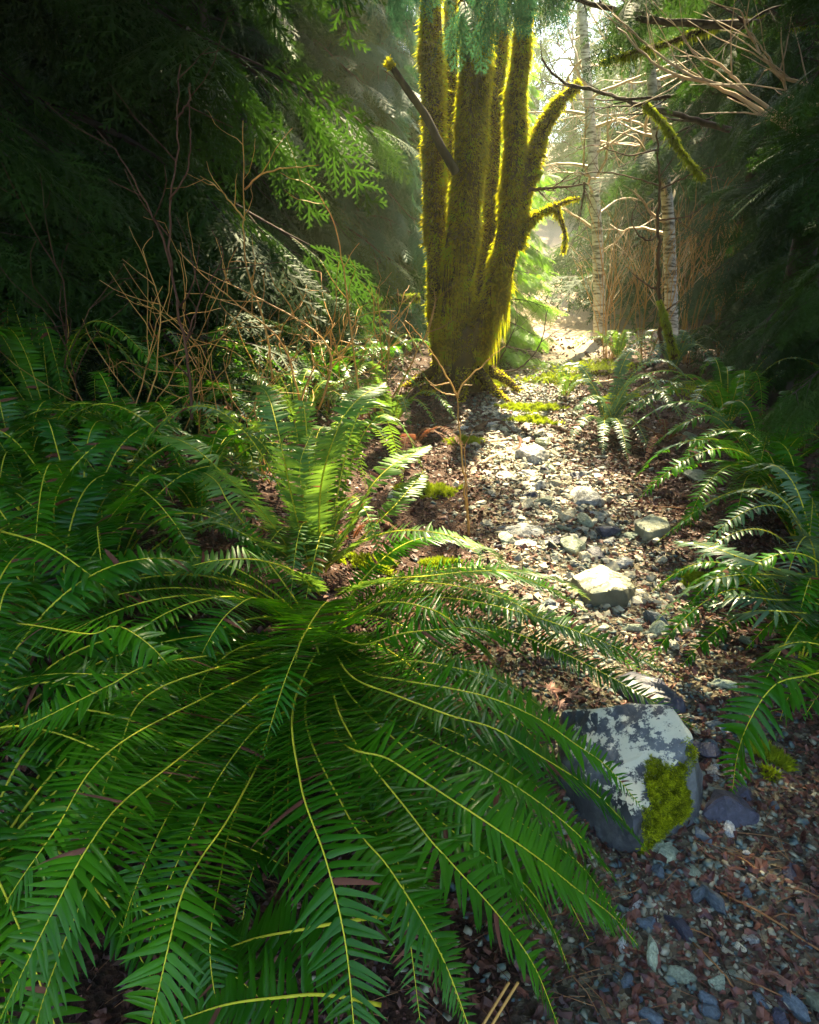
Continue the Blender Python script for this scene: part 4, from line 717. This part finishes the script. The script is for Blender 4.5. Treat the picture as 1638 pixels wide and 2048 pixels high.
RK = {c: rock_meshes(3, .62, 300 + i * 10, 'rock_' + c) + rock_meshes(2, .28, 305 + i * 10, 'rock_' + c) for i, c in enumerate(('blue', 'green', 'tan', 'purple', 'grey'))}
def stone(label, px, py, wpx, col, flat=False, rot=None, group=None, sink=.25, asp=1, name='stone', me=None, rng=random):
    g = ground(px, py); dist = np.linalg.norm(g - np.array([0, 0, CAM_H])); s = wpx / FPX * (g[1] / ray(px, py)[1]) / 2 
    me = me or (RK[col][3 + rng.randrange(2)] if flat else RK[col][rng.randrange(3)]); o = link(name, me)
    o.location = (g[0], g[1], g[2] + s * (.04 if flat else .12)); o.scale = (s, s * asp, s); o.rotation_euler = (rng.uniform(-.2, .2), rng.uniform(-.2, .2), rng.uniform(0, 6.28) if rot is None else R(rot))
    tag(o, label, 'stone', group); return o
ST = [(1065, 918, 72, 'grey', 0, 'craggy layered grey rock in the middle of the trail'), (1015, 955, 58, 'grey', 1, 'smooth flat pale slab left of the craggy rock'), (1078, 975, 56, 'grey', 0, 'pale split rock just below the craggy rock'),
 (1108, 972, 30, 'tan', 0, 'cream egg shaped stone beside the pale split rock'), (1135, 970, 26, 'tan', 0, 'small rounded cream cobble in the sunlit trail'), (1000, 925, 26, 'green', 1, 'flat green grey stone beside the craggy rock'), (1090, 890, 36, 'green', 0, 'grey green rock behind the craggy rock'),
 (1175, 1008, 66, 'grey', 0, 'dark grey wedge shaped rock in the middle of the trail'), (1160, 988, 60, 'grey', 1, 'thin bluish slate above the wedge shaped rock'), (1135, 1035, 52, 'tan', 0, 'lumpy cream rock left of the wedge shaped rock'),
 (1168, 1045, 42, 'green', 0, 'green streaked rock below the wedge shaped rock'), (1055, 1012, 36, 'tan', 0, 'pale rock with a dark pit at the left side of the trail'), (1080, 1028, 24, 'tan', 0, 'small pale cobble under the pitted rock'),
 (1050, 1065, 74, 'grey', 1, 'long white streaked slab at the left side of the trail'), (1052, 1090, 56, 'grey', 1, 'second pale slab below the white streaked slab'), (1110, 1085, 36, 'purple', 0, 'small dark purple stone right of the pale slabs'),
 (1215, 1068, 50, 'purple', 0, 'purple grey ribbed rock in the middle of the trail'), (1150, 1100, 58, 'green', 0, 'mossy cream rock below the dark purple stone'), (1260, 1075, 34, 'green', 1, 'flat grey stone right of the ribbed rock'),
 (1305, 1065, 46, 'purple', 0, 'dark shaded purple rock in leaf litter'), (1195, 1108, 46, 'purple', 1, 'flat lilac slate above the largest cream boulder'), (1245, 1130, 40, 'grey', 0, 'grey block right above the largest cream boulder'),
 (1325, 1122, 26, 'tan', 0, 'round tan stone alone in brown leaves'), (1255, 1205, 40, 'tan', 0, 'rounded pocked cream cobble below the cream boulder'), (1285, 1195, 30, 'tan', 0, 'second pocked cobble touching its round neighbour'),
 (1310, 1250, 64, 'blue', 0, 'square edged teal block on the trail'), (1265, 1262, 36, 'green', 0, 'broken green stone left of the teal block'), (1450, 1375, 44, 'green', 0, 'green tinged stone in shade below the right bank'),
 (1495, 1285, 28, 'green', 0, 'lone grey stone in dark litter at right'), (1415, 1505, 54, 'purple', 0, 'smooth purple rock at the right side of the big boulder'), (1440, 1455, 52, 'blue', 1, 'flat blue slab behind the smooth purple rock'), (1390, 1465, 28, 'tan', 0, 'cream pebble tucked behind the big boulder'),
 (1425, 1550, 44, 'grey', 1, 'tan grey flat stone right of the moss cushion'), (1455, 1625, 86, 'purple', 0, 'glossy black slate splinter right of the big boulder'), (1490, 1590, 44, 'purple', 0, 'dark block against the slate splinter'),
 (1548, 1615, 24, 'blue', 0, 'round blue cobble on the right rim'), (1320, 1745, 30, 'blue', 0, 'blue grey stone at the tips of the big fern'), (1390, 1745, 30, 'green', 0, 'dull stone in the litter below the big boulder'),
 (1400, 1795, 50, 'blue', 0, 'pale blue angular rock in open gravel'), (1290, 1850, 30, 'blue', 0, 'first of two touching oval stones by the fern tips'), (1306, 1846, 24, 'blue', 0, 'lighter of two touching oval stones by the fern tips'),
 (1585, 1745, 44, 'purple', 1, 'upright indigo slate near the right rim'), (1360, 1955, 54, 'green', 0, 'speckled chunky rock near the bottom'), (1435, 1965, 34, 'green', 0, 'olive oval stone beside the speckled chunky rock'),
 (1500, 1880, 42, 'grey', 0, 'dark smooth cobble half sunk in mud'), (1455, 1900, 28, 'tan', 1, 'flat tan stone in dried mud'), (1480, 1895, 26, 'tan', 1, 'second flat tan stone in dried mud'), (1522, 2000, 34, 'blue', 1, 'bright blue chip near the bottom right'),
 (1420, 2025, 40, 'blue', 0, 'sparkling blue stone at the bottom edge'), (1300, 2040, 46, 'blue', 0, 'smooth blue block cropped by the bottom edge'), (1275, 2000, 22, 'blue', 0, 'small blue oval above the cropped block'), (1255, 1965, 28, 'blue', 0, 'shaded blue stone under the last fern tips'),
 (1465, 1955, 30, 'green', 1, 'leaf shaped green stone in dried mud'), (1350, 1160, 30, 'blue', 1, 'thin blue slate right of the cream boulder'), (1380, 880, 34, 'green', 0, 'shaded rock above the drooping fern'), (1400, 955, 60, 'green', 1, 'long flat rock in shade right of the silvery fern')]
rr_ = random.Random(5)
for px, py, wd, c, fl, lab in ST: stone(lab, px, py, wd * 1.3, c, bool(fl), rng=rr_, asp=rr_.uniform(.75, 1.1), name='rock' if wd > 48 else 'stone')
# named big rocks
def big_rock(label, top, zt, base, mat, seed, name='boulder', nz=.012, zb=-.08, cuts=5):
    T = [at_z(px, py, z) for (px, py), z in zip(top, zt)]; c = np.mean(T, 0); B = [ground(px, py) + np.array([0, 0, zb]) for px, py in base]
    root_loc = np.array([c[0], c[1], float(H(c[0], c[1]))]); bm = bmesh.new()
    for p in T + B: bm.verts.new(p - root_loc)
    bmesh.ops.convex_hull(bm, input=bm.verts[:]); bmesh.ops.delete(bm, geom=[v for v in bm.verts if not v.link_faces], context='VERTS')
    bmesh.ops.triangulate(bm, faces=bm.faces[:])
    for _ in range(cuts):
        bmesh.ops.subdivide_edges(bm, edges=[e for e in bm.edges if e.calc_length() > .018], cuts=1); bmesh.ops.triangulate(bm, faces=bm.faces[:])
    for _ in range(2): bmesh.ops.smooth_vert(bm, verts=bm.verts[:], factor=.5, use_axis_x=True, use_axis_y=True, use_axis_z=True)
    for v in bm.verts:
        c1 = v.co * 6 + Vector((seed, 0, 0)); step = math.floor(mnoise.noise(c1 * 1.3) * 5) / 5     # stepped fracture faces
        v.co += Vector(mnoise.noise_vector(c1)) * nz * 1.2 + Vector(mnoise.noise_vector(v.co * 24)) * nz * .5 + Vector((0, 0, step)) * nz * .8
    me = bpy.data.meshes.new(name); bm.to_mesh(me); bm.free(); me.materials.append(M[mat]); o = link(name, me, None, tuple(root_loc)); tag(o, label, 'boulder' if 'boulder' in name else 'rock'); return o
bl = big_rock('big dark blue boulder with white lichen and a bright moss cushion', [(1125, 1425), (1190, 1402), (1345, 1412), (1392, 1470), (1340, 1560), (1262, 1660), (1180, 1600), (1120, 1520)], [.08, .16, .20, .18, .12, .07, .06, .06],
    [(1110, 1480), (1200, 1440), (1370, 1470), (1430, 1560), (1405, 1670), (1310, 1705), (1200, 1690), (1120, 1600)], 'boulder', 2)
big_rock('largest cream boulder with mossy pits across the trail', [(1145, 1150), (1200, 1130), (1250, 1145), (1272, 1168), (1240, 1182), (1180, 1185)], [.05, .08, .07, .05, .08, .06], [(1140, 1165), (1190, 1150), (1270, 1165), (1275, 1200), (1220, 1212), (1160, 1200)], 'lichen', 5)
big_rock('flat purple slate slab half buried above the big boulder', [(1220, 1365), (1260, 1340), (1320, 1355), (1370, 1400), (1340, 1410), (1260, 1385)], [.02, .03, .035, .03, .03, .03], [(1220, 1370), (1270, 1345), (1380, 1400), (1400, 1440), (1300, 1430)], 'rock_purple', 7, 'slab', .006)
big_rock('mossy cream rock beneath the dark wedge on the right of the trail', [(1270, 1045), (1300, 1030), (1335, 1035), (1340, 1050), (1300, 1062)], [.05, .07, .06, .05, .06], [(1265, 1055), (1345, 1050), (1340, 1075), (1280, 1078)], 'lichen', 9, 'rock')
rngm = np.random.default_rng(9)
def cushion(label, px, py, z, size, n, mat, parent=None, name='moss_cushion', ln=(.008, .02), wd=.0022, hgt=.35, tilt=(0, 0)):
    """a low dome of moss with fuzzy shoots"""
    c = at_z(px, py, z); n = int(n * 1.7); a = rngm.uniform(0, 6.28, n); rad = np.sqrt(rngm.uniform(0, 1, n)); lob = 1 + .22 * np.sin(3 * a + px) + .15 * np.sin(5 * a + py)
    x = np.cos(a) * rad * size[0] * lob; y = np.sin(a) * rad * size[1] * lob; loc = c.copy()
    if parent is not None: loc = c; zz = hgt * size[0] * (1 - rad ** 2) + x * tilt[0] + y * tilt[1]
    else: zz = H(c[0] + x, c[1] + y) - c[2] + hgt * size[0] * (1 - rad ** 2) - .004
    kp = (np.sin(x * 47 + px) * np.sin(y * 53 + py) + .6 * np.sin(x * 91 + y * 70) + (1 - rad) * 1.6 + rngm.normal(0, .25, n)) > .45; x, y, zz, rad = x[kp], y[kp], zz[kp], rad[kp]; n = len(x)
    zz = zz + .12 * size[0] * np.sin(x * 47 + px) * np.sin(y * 53 + py); b = np.stack([x, y, zz], 1); out = unit(np.stack([x / size[0] * .8 , y / size[1] * .8, np.full(n, .7)], 1) + rngm.normal(0, .35, (n, 3)))
    L = rngm.uniform(*ln, n); s = unit(np.cross(out, rngm.normal(size=(n, 3)))) * (wd * rngm.uniform(.6, 1.4, n))[:, None]
    V = np.stack([b - s, b + s, b + out * L[:, None]], 1).reshape(-1, 3); k = np.arange(n)[:, None] * 3; mb = MB(); mb.add(V, np.concatenate([k, k + 1, k + 2], 1))
    # solid pad under the shoots
    kk = 26; ra, ta = np.meshgrid(np.linspace(0, 1, 9), np.linspace(0, 2 * np.pi, kk, endpoint=False), indexing='ij'); lb = 1 + .22 * np.sin(3 * ta + px) + .15 * np.sin(5 * ta + py)
    ra = ra * .55; X = np.cos(ta) * ra * size[0] * lb; Yy = np.sin(ta) * ra * size[1] * lb
    if parent is not None: Z = hgt * size[0] * (1 - ra ** 2) + X * tilt[0] + Yy * tilt[1] - .003
    else: Z = H(c[0] + X, c[1] + Yy) - c[2] + hgt * size[0] * (1 - ra ** 2) - .006
    i, j = np.meshgrid(np.arange(8), np.arange(kk), indexing='ij'); F = np.stack([i * kk + j, (i + 1) * kk + j, (i + 1) * kk + (j + 1) % kk, i * kk + (j + 1) % kk], -1).reshape(-1, 4)
    mb.add(np.stack([X, Yy, Z], -1).reshape(-1, 3), F); o = link(name, mb.mesh(name, [M[mat]]), parent)
    if parent is not None: o.location = Vector(loc) - parent.location
    else: o.location = tuple(loc); tag(o, label, 'moss')
    return o
def surface_moss(host, px, py, rad, n, mat='moss_rock', ln=(.009, .026), wd=.0013, seed=1, drop=.5):
    rng = np.random.default_rng(seed); me = host.data; loc = np.array(host.location); me.calc_loop_triangles()
    V = np.array([v.co[:] for v in me.vertices]) + loc; T = np.array([t.vertices[:] for t in me.loop_triangles]); A, B, C_ = V[T[:, 0]], V[T[:, 1]], V[T[:, 2]]; Nn = np.cross(B - A, C_ - A); ar = np.linalg.norm(Nn, axis=1) / 2
    o = np.array([0, 0, CAM_H]); d = unit(ray(px, py)); best = None; P = (A + B + C_) / 3; t = (P - o) @ d; off = np.linalg.norm(P - o - t[:, None] * d, axis=1)
    i0 = np.argmin(np.where(Nn @ d < 0, off * 6 + t, 99)); c = P[i0]
    q = P - c; dist = np.linalg.norm(q * np.array([1, 1, .8]), axis=1) + .012 * np.sin(q[:, 0] * 90) + .012 * np.sin(q[:, 2] * 70 + 1)
    I = np.where((dist < rad) & (Nn @ d < 0))[0]; pick = rng.choice(I, n, p=ar[I] / ar[I].sum()); u, v = rng.uniform(size=(2, n)); fl = u + v > 1; u[fl] = 1 - u[fl]; v[fl] = 1 - v[fl]
    b = A[pick] + (B - A)[pick] * u[:, None] + (C_ - A)[pick] * v[:, None]; nn = unit(Nn[pick]); lift = .5 * rad * np.clip(1 - (np.linalg.norm(b - c, axis=1) / rad) ** 2, 0, 1) * rng.uniform(.35, 1, n)
    lift *= .55 + .75 * np.sin(b[:, 0] * 105) * np.sin(b[:, 2] * 95 + b[:, 1] * 80)
    b = b + nn * lift[:, None]; dd = unit(nn + rng.normal(0, .45, (n, 3)) + np.array([0, 0, -drop * .3])); L = rng.uniform(*ln, n); sdv = unit(np.cross(dd, rng.normal(size=(n, 3)))) * (wd * rng.uniform(.6, 1.4, n))[:, None]
    W = np.stack([b - sdv - dd * L[:, None] * .5, b + sdv - dd * L[:, None] * .5, b + dd * L[:, None] * .5], 1).reshape(-1, 3) - loc; k = np.arange(n)[:, None] * 3; mb = MB(); mb.add(W, np.concatenate([k, k + 1, k + 2], 1))
    tag(link('moss', mb.mesh('moss', [M[mat]]), host), kind='stuff')
surface_moss(bl, 1335, 1600, .064, 15000)
surface_moss(bl, 1305, 1670, .03, 1800, seed=5)
surface_moss(bl, 1385, 1500, .022, 500, seed=6)
for k, (px, py, sx, sy, lab) in enumerate([(1030, 818, .14, .12, 'round bright moss mound by the roots'), (1075, 822, .22, .12, 'wide yellow green moss mat behind the roots'), (1065, 845, .20, .14, 'bright moss mat on the mossy root'), (975, 772, .22, .2, 'smooth green moss mound at the maple foot'),
      (925, 885, .14, .07, 'moss clump behind the bare sapling'), (860, 985, .16, .1, 'faint moss patch on bare soil left of the sapling'), (1180, 748, .6, .2, 'bright moss strip at the clearing edge'), (1440, 790, .5, .25, 'glowing moss bank behind the silvery fern'), (1110, 765, .4, .15, 'moss beside the hazy cedar sapling'),
      (740, 1130, .12, .08, 'mossy lump below the upright fern'), (1415, 1165, .12, .07, 'shaded moss right of the cream boulder'), (1535, 1520, .04, .06, 'little moss sprig on the right bank'), (880, 1130, .07, .04, 'moss tuft under the arching front fronds'), (1240, 800, .2, .1, 'sunny moss patch behind the silvery fern crown')]):
    cushion(lab, px, py, 0, (sx, sy), 2600, 'moss_green', ln=(.012, .035), wd=.004, hgt=.16)

# small stones one can count, then gravel
zone = {'blue': 'small blue grey stone in the trail gravel', 'green': 'small green grey stone in the trail gravel', 'tan': 'small cream stone in the trail gravel', 'grey': 'small pale grey stone in the trail gravel', 'purple': 'small purple stone in the trail gravel'}
rs = random.Random(11); cnt = 0
SM = {c: [m for m in RK[c]] for c in RK}
for i in range(298):
    y = .75 * (6.0 / .75) ** rs.random() if i % 2 else rs.uniform(2.0, 5.2); x = float(path_x(y)) + rs.gauss(-.03 if y > 2 else 0, .30 if y < 2 else .22) + (.12 if y < 2.2 else 0); c = rs.choice(['blue', 'green', 'tan', 'grey', 'grey', 'tan', 'tan', 'green', 'purple'] if y > 2 else ['blue', 'green', 'blue', 'green', 'grey', 'purple'])
    s = (rs.uniform(.009, .022) if i % 3 else rs.uniform(.02, .044)) * (1 + .25 * max(0, y - 2)); o = link('small_stone', rs.choice(SM[c])); o.location = (x, y, float(H(x, y)) + s * .15); o.scale = (s, s * rs.uniform(.6, 1), s * rs.uniform(.7, 1)); o.rotation_euler = (rs.uniform(-.4, .4), rs.uniform(-.4, .4), rs.uniform(0, 6.28))
    col_ = {'blue': 'blue grey', 'green': 'green grey', 'tan': 'cream', 'grey': 'pale grey', 'purple': 'purple'}[c]; side = 'left' if x < float(path_x(y)) else 'right'
    zn = ('at the trail bottom', 'by the lichened boulder', 'before the cream boulder', 'below the craggy rock', 'near the roots')[int(np.searchsorted([1.3, 1.9, 2.6, 4.1], y))]
    sz = 'fist sized' if i % 3 == 0 else 'small'; shp = 'flat ' if o.data in RK[c][3:] else 'chunky '
    tag(o, f'{sz} {shp}{col_} stone {zn}, {side} trail half', 'stone', f'{sz} {shp}{col_} stones {zn}, {side} half')
ROUND = []
for k in range(6):
    bm = hull_rock(np.random.default_rng(500 + k), 12, .6, 0); V = np.array([v.co[:] for v in bm.verts]); bm.verts.index_update(); bmesh.ops.triangulate(bm, faces=bm.faces[:]); bm.verts.index_update()
    ROUND.append((V * np.array([1, 1, .8]), np.array([[v.index for v in f.verts] for f in bm.faces]))); bm.free()
def scatter(name, n, ylo, yhi, xs, tmpl, size, mat, seed, pw=.72, label=None, tilt=.5, off=.2, width=.5, yg=.0, grow_s=.2, smooth_=False, xfun=None):
    """n little pieces joined as one uncountable layer"""
    rng = np.random.default_rng(seed); y = ylo * (yhi / ylo) ** (rng.uniform(size=n) ** pw); x = xfun(rng, y) if xfun else path_x(y) + rng.normal(0, 1, n) * xs
    s = size[0] * (size[1] / size[0]) ** (rng.uniform(size=n) ** 1.3) * (1 + grow_s * np.clip(y - 1.5, 0, 8)); z = H(x, y) + s * off; Vs = []; Fs = []; c = 0; ti = rng.integers(len(tmpl), size=n)
    for t, (V, F) in enumerate(tmpl):
        I = np.where(ti == t)[0]; m = len(I); a = rng.uniform(0, 6.28, m); b = rng.normal(0, tilt, m); g2 = rng.normal(0, tilt, m)
        ca, sa, cb, sb, cg, sg = np.cos(a), np.sin(a), np.cos(b), np.sin(b), np.cos(g2), np.sin(g2)
        Rz = np.zeros((m, 3, 3)); Rz[:, 0, 0] = ca; Rz[:, 0, 1] = -sa; Rz[:, 1, 0] = sa; Rz[:, 1, 1] = ca; Rz[:, 2, 2] = 1
        Rx = np.zeros((m, 3, 3)); Rx[:, 0, 0] = 1; Rx[:, 1, 1] = cb; Rx[:, 1, 2] = -sb; Rx[:, 2, 1] = sb; Rx[:, 2, 2] = cb
        Ry = np.zeros((m, 3, 3)); Ry[:, 1, 1] = 1; Ry[:, 0, 0] = cg; Ry[:, 0, 2] = sg; Ry[:, 2, 0] = -sg; Ry[:, 2, 2] = cg
        W = np.einsum('mij,vj->mvi', Rx @ Ry @ Rz, V) * s[I][:, None, None] + np.stack([x[I], y[I], z[I]], 1)[:, None]
        Vs.append(W.reshape(-1, 3)); Fs.append((F[None] + (np.arange(m) * len(V))[:, None, None] + c).reshape(-1, F.shape[1])); c += m * len(V)
    by = {}
    for f in Fs: by.setdefault(f.shape[1], []).append(f)
    me = mesh_np(name, np.concatenate(Vs), [np.concatenate(v) for v in by.values()], [M[mat]], None, smooth_); o = link(name, me); tag(o, kind='stuff')
    return o
scatter('gravel', 16000, .7, 9, .25, ROUND, (.0025, .014), 'pebble', 1, pw=.58, off=.15, grow_s=.22, smooth_=True, tilt=.3, xfun=lambda rng, y: path_x(y) + rng.normal(0, .23, len(y)) + .12 * np.sin(5 * y) * np.clip(2.4 - y, 0, 1))
scatter('gravel', 1600, .7, 7, .6, ROUND, (.005, .016), 'pebble', 2, off=.1, smooth_=True, tilt=.3)
rl = np.random.default_rng(77); LEAF = []
for k in range(6):           # crumpled leaf fragments
    m = 6; th = np.linspace(0, 2 * np.pi, m, endpoint=False) + rl.uniform(-.3, .3, m); rr = rl.uniform(.45, 1.1, m); V = np.stack([np.cos(th) * rr, np.sin(th) * rr * rl.uniform(.4, .8), rl.uniform(-.25, .3, m)], 1)
    V = np.vstack([V, [0, 0, rl.uniform(-.15, .25)]]); LEAF.append((V, np.array([[i, (i + 1) % m, m] for i in range(m)])))
def wide(rng, y):
    x = rng.uniform(-1, 1, len(y)) * (1.2 + .75 * y) + .3; near = (np.abs(x - path_x(y)) < .26) & (y > 1.9) & (rng.uniform(size=len(y)) < .65)
    return np.where(near, x + rng.choice([-1, 1], len(y)) * rng.uniform(.3, .8, len(y)), x)
M['cobble'] = litter_mat('trail_cobble', [(.33, (.08, .095, .10)), (.45, (.20, .20, .16)), (.55, (.42, .37, .26)), (.7, (.52, .47, .35))])
scatter('cobbles', 1100, 2.0, 7, .2, ROUND, (.013, .034), 'cobble', 8, off=.15, grow_s=.1, tilt=.35, xfun=lambda rng, y: path_x(y) + rng.normal(-.03, .19, len(y)))
off_trail = lambda rng, y: path_x(y) + np.sign(rng.uniform(-.6, 1, len(y))) * np.abs(rng.normal(.42, .45, len(y)))
scatter('leaf_litter', 42000, .65, 12, .5, LEAF, (.006, .022), 'litter', 3, off=.35, tilt=.55, xfun=wide)
scatter('leaf_litter', 26000, .65, 7, .5, LEAF, (.004, .017), 'litter', 4, off=.3, tilt=.5, xfun=off_trail)
NEED = []
for k in range(4):
    P = np.array([[-1, 0, 0], [-.3, 0.03 * rl.normal(), .05], [.4, .05 * rl.normal(), .07], [1, .12 * rl.normal(), 0]]); V, F = tube_arrays(P, .016, 3, cap=False); NEED.append((V, F[0]))
scatter('twig_litter', 5200, .65, 9, .6, NEED, (.012, .055), 'needle', 5, off=.12, tilt=.12, xfun=lambda rng, y: path_x(y) + rng.normal(0, .7, len(y)), grow_s=.12)

# roots crossing the trail
GRo = 'roots crossing the trail'
for k, (r0, pts, lab) in enumerate([(.022, [(950, 862), (990, 842), (1020, 860), (1040, 885), (1035, 905)], 'forked grey root bending round the moss'), (.020, [(1045, 862), (1085, 855), (1120, 862), (1160, 880)], 'brown root running right from the moss mat'),
      (.018, [(975, 890), (1010, 880), (1050, 872)], 'pale root just above the craggy rock'), (.016, [(900, 880), (950, 870), (1000, 868)], 'weathered root at the left side of the trail'), (.015, [(960, 930), (1000, 910), (1045, 890), (1060, 880)], 'thin stick lying beside the craggy rock'),
      (.014, [(1060, 885), (1110, 888), (1150, 905), (1180, 915)], 'reddish root ending at the silvery fern'), (.03, [(1330, 725), (1380, 720), (1450, 735), (1500, 760)], 'thick dark root below the mossy stump'), (.02, [(1190, 770), (1230, 760), (1260, 745)], 'bleached root at the clearing edge')]):
    P = [ground(*q) + np.array([0, 0, r0 * rs.uniform(0, .9)]) for q in pts]; g0 = P[0].copy(); C = spline([p - g0 for p in P], 22); mb = MB(); mb.add(*tube_arrays(C + rl.normal(0, r0 * .15, C.shape), r0 * (1.1 - .6 * np.linspace(0, 1, 22)), 8, .15, 9, k))
    o = link('tree_root', mb.mesh('tree_root', [M['twig_tan'] if k in (2, 3, 4, 7) else M['twig_red']]), None, tuple(g0)); tag(o, lab, 'root', GRo)
# dry sticks
for k, (a, b, lab) in enumerate([((1440, 1790), (1638, 1905), 'longest dry stick on the right gravel'), ((1470, 1960), (1620, 2030), 'dry stalk beside the bright blue chip'), ((1385, 1890), (1470, 1985), 'straight brown twig above the chunky rock'), ((1360, 1860), (1430, 1885), 'short bent twig left of the mud patch'),
      ((1050, 1250), (1110, 1330), 'reddish twig under the front fronds'), ((1455, 1710), (1520, 1750), 'tan stalk below the slate splinter'), ((1570, 1780), (1638, 1800), 'orange twig at the right rim'), ((1540, 1840), (1590, 1836), 'little orange stalk in the gravel'), ((1210, 1015), (1390, 1020), 'long thin fallen twig arching over brown leaves'), ((1430, 1230), (1340, 1300), 'thin twig in the shade below the right ferns')]):
    A, B = ground(*a), ground(*b); Cc = spline([np.zeros(3) + [0, 0, .006], (B - A) * .5 + [0, 0, .014], B - A + [0, 0, .006]], 10); mb = MB(); mb.add(*tube_arrays(Cc + rl.normal(0, .0005, Cc.shape), .0016 if k else .0022, 5)); tag(link('dry_stick', mb.mesh('dry_stick', [M['needle']]), None, tuple(A)), lab, 'twig', 'dry sticks on the ground')
mb = MB(); A = at_z(930, 2048, .02)
for dx in (0, 18):
    P = [at_z(925 + dx, 2120, .02) - A, at_z(975 + dx, 2035, .06) - A, at_z(1018 + dx, 1965, .10) - A]; 
    mb = MB(); mb.add(*tube_arrays(spline(P, 8), .0024, 6)); o = link('snapped_stalk', mb.mesh('stalk', [M['twig_gold']]), None, tuple(A)); tag(o, 'left one of two snapped orange stalks at the bottom edge' if dx == 0 else 'right one of two snapped orange stalks at the bottom edge', 'stalk', 'snapped stalks')
# big dry maple leaves, each its own
def maple_leaf(label, px, py, z, size, seed, mat='maple_leaf', tilt=(.3, .2)):
    rng = np.random.default_rng(seed); lobes = []
    for k in range(5):
        a0 = R(90 + (k - 2) * 52); Lb = (1, .85, .55)[abs(k - 2)]
        for da, rr in ((-17, .50), (-9, .72), (-5, .66), (0, 1.0), (5, .66), (9, .72), (17, .50)): lobes.append((a0 + R(da), rr * Lb))
        if k < 4: lobes.append((a0 + R(26), .30))
    th = np.array([l[0] for l in lobes] + [R(-70), R(-110)]); rr = np.array([l[1] for l in lobes] + [.18, .18]); o_ = np.argsort(th); th, rr = th[o_], rr[o_]; m = len(th); V = []; 
    for f in (1, .5): V.append(np.stack([np.cos(th) * rr * f, np.sin(th) * rr * f, rng.normal(0, .05, m) + .30 * (rr * f) ** 2 * np.sin(th * 2.3 + seed)], 1))
    V = np.vstack(V + [np.zeros((1, 3))]); i = np.arange(m); F4 = np.stack([i, (i + 1) % m, m + (i + 1) % m, m + i], 1); F3 = np.stack([m + i, m + (i + 1) % m, np.full(m, 2 * m)], 1)
    mb = MB(); mb.add(V * size, [F4, F3]); mb.add(*tube_arrays(np.array([[0, -.02, 0], [0, -.5, .04], [.1, -.95, .12]]) * size, size * .016, 4)); o = link('maple_leaf', mb.mesh('maple_leaf', [M[mat]]), None, tuple(at_z(px, py, z))); o.rotation_euler = (tilt[0], tilt[1], rng.uniform(0, 6.28)); tag(o, label, 'leaf', 'large dry maple leaves')
for k, q in enumerate([(1100, 1378, .05, .055, 'maple_leaf', 'large purple brown leaf beside the lichened boulder'), (1140, 1392, .04, .045, 'maple_leaf', 'curled brown leaf touching the big boulder'), (1120, 1410, .03, .04, 'maple_leaf', 'smaller leaf under the curled brown leaf'), (40, 1215, .1, .07, 'maple_leaf_red', 'rust leaf at the left edge of the leaf pile'),
        (80, 1205, .12, .06, 'maple_leaf_red', 'tilted tan leaf in the left leaf pile'), (15, 1235, .08, .06, 'maple_leaf', 'dull leaf at the bottom of the left leaf pile'), (452, 812, .25, .06, 'maple_leaf_red', 'orange leaf caught on a golden twig'), (455, 860, .12, .08, 'maple_leaf_red', 'rust leaf hanging below the caught orange leaf'),
        (1575, 1965, .02, .035, 'maple_leaf', 'purple leaf lying in the gravel near the bottom right'), (1530, 1945, .02, .04, 'maple_leaf', 'violet crumpled leaf near the bottom right'), (1615, 1800, .02, .035, 'maple_leaf', 'brown leaf at the right rim'), (665, 1195, .1, .06, 'maple_leaf', 'brown leaf in the heart of the ferns'),
        (620, 815, .03, .09, 'maple_leaf_red', 'red brown leaf under the golden twigs'), (680, 780, .03, .09, 'maple_leaf_red', 'rusty leaf on the bank left of the maple'), (1170, 385, 2.2, .1, 'maple_leaf_red', 'dead red leaf dangling from the broken limb')][:14]):
    maple_leaf(q[5], q[0], q[1], q[2], q[3], 60 + k, q[4], (rs.uniform(-.5, .5), rs.uniform(-.5, .5)))
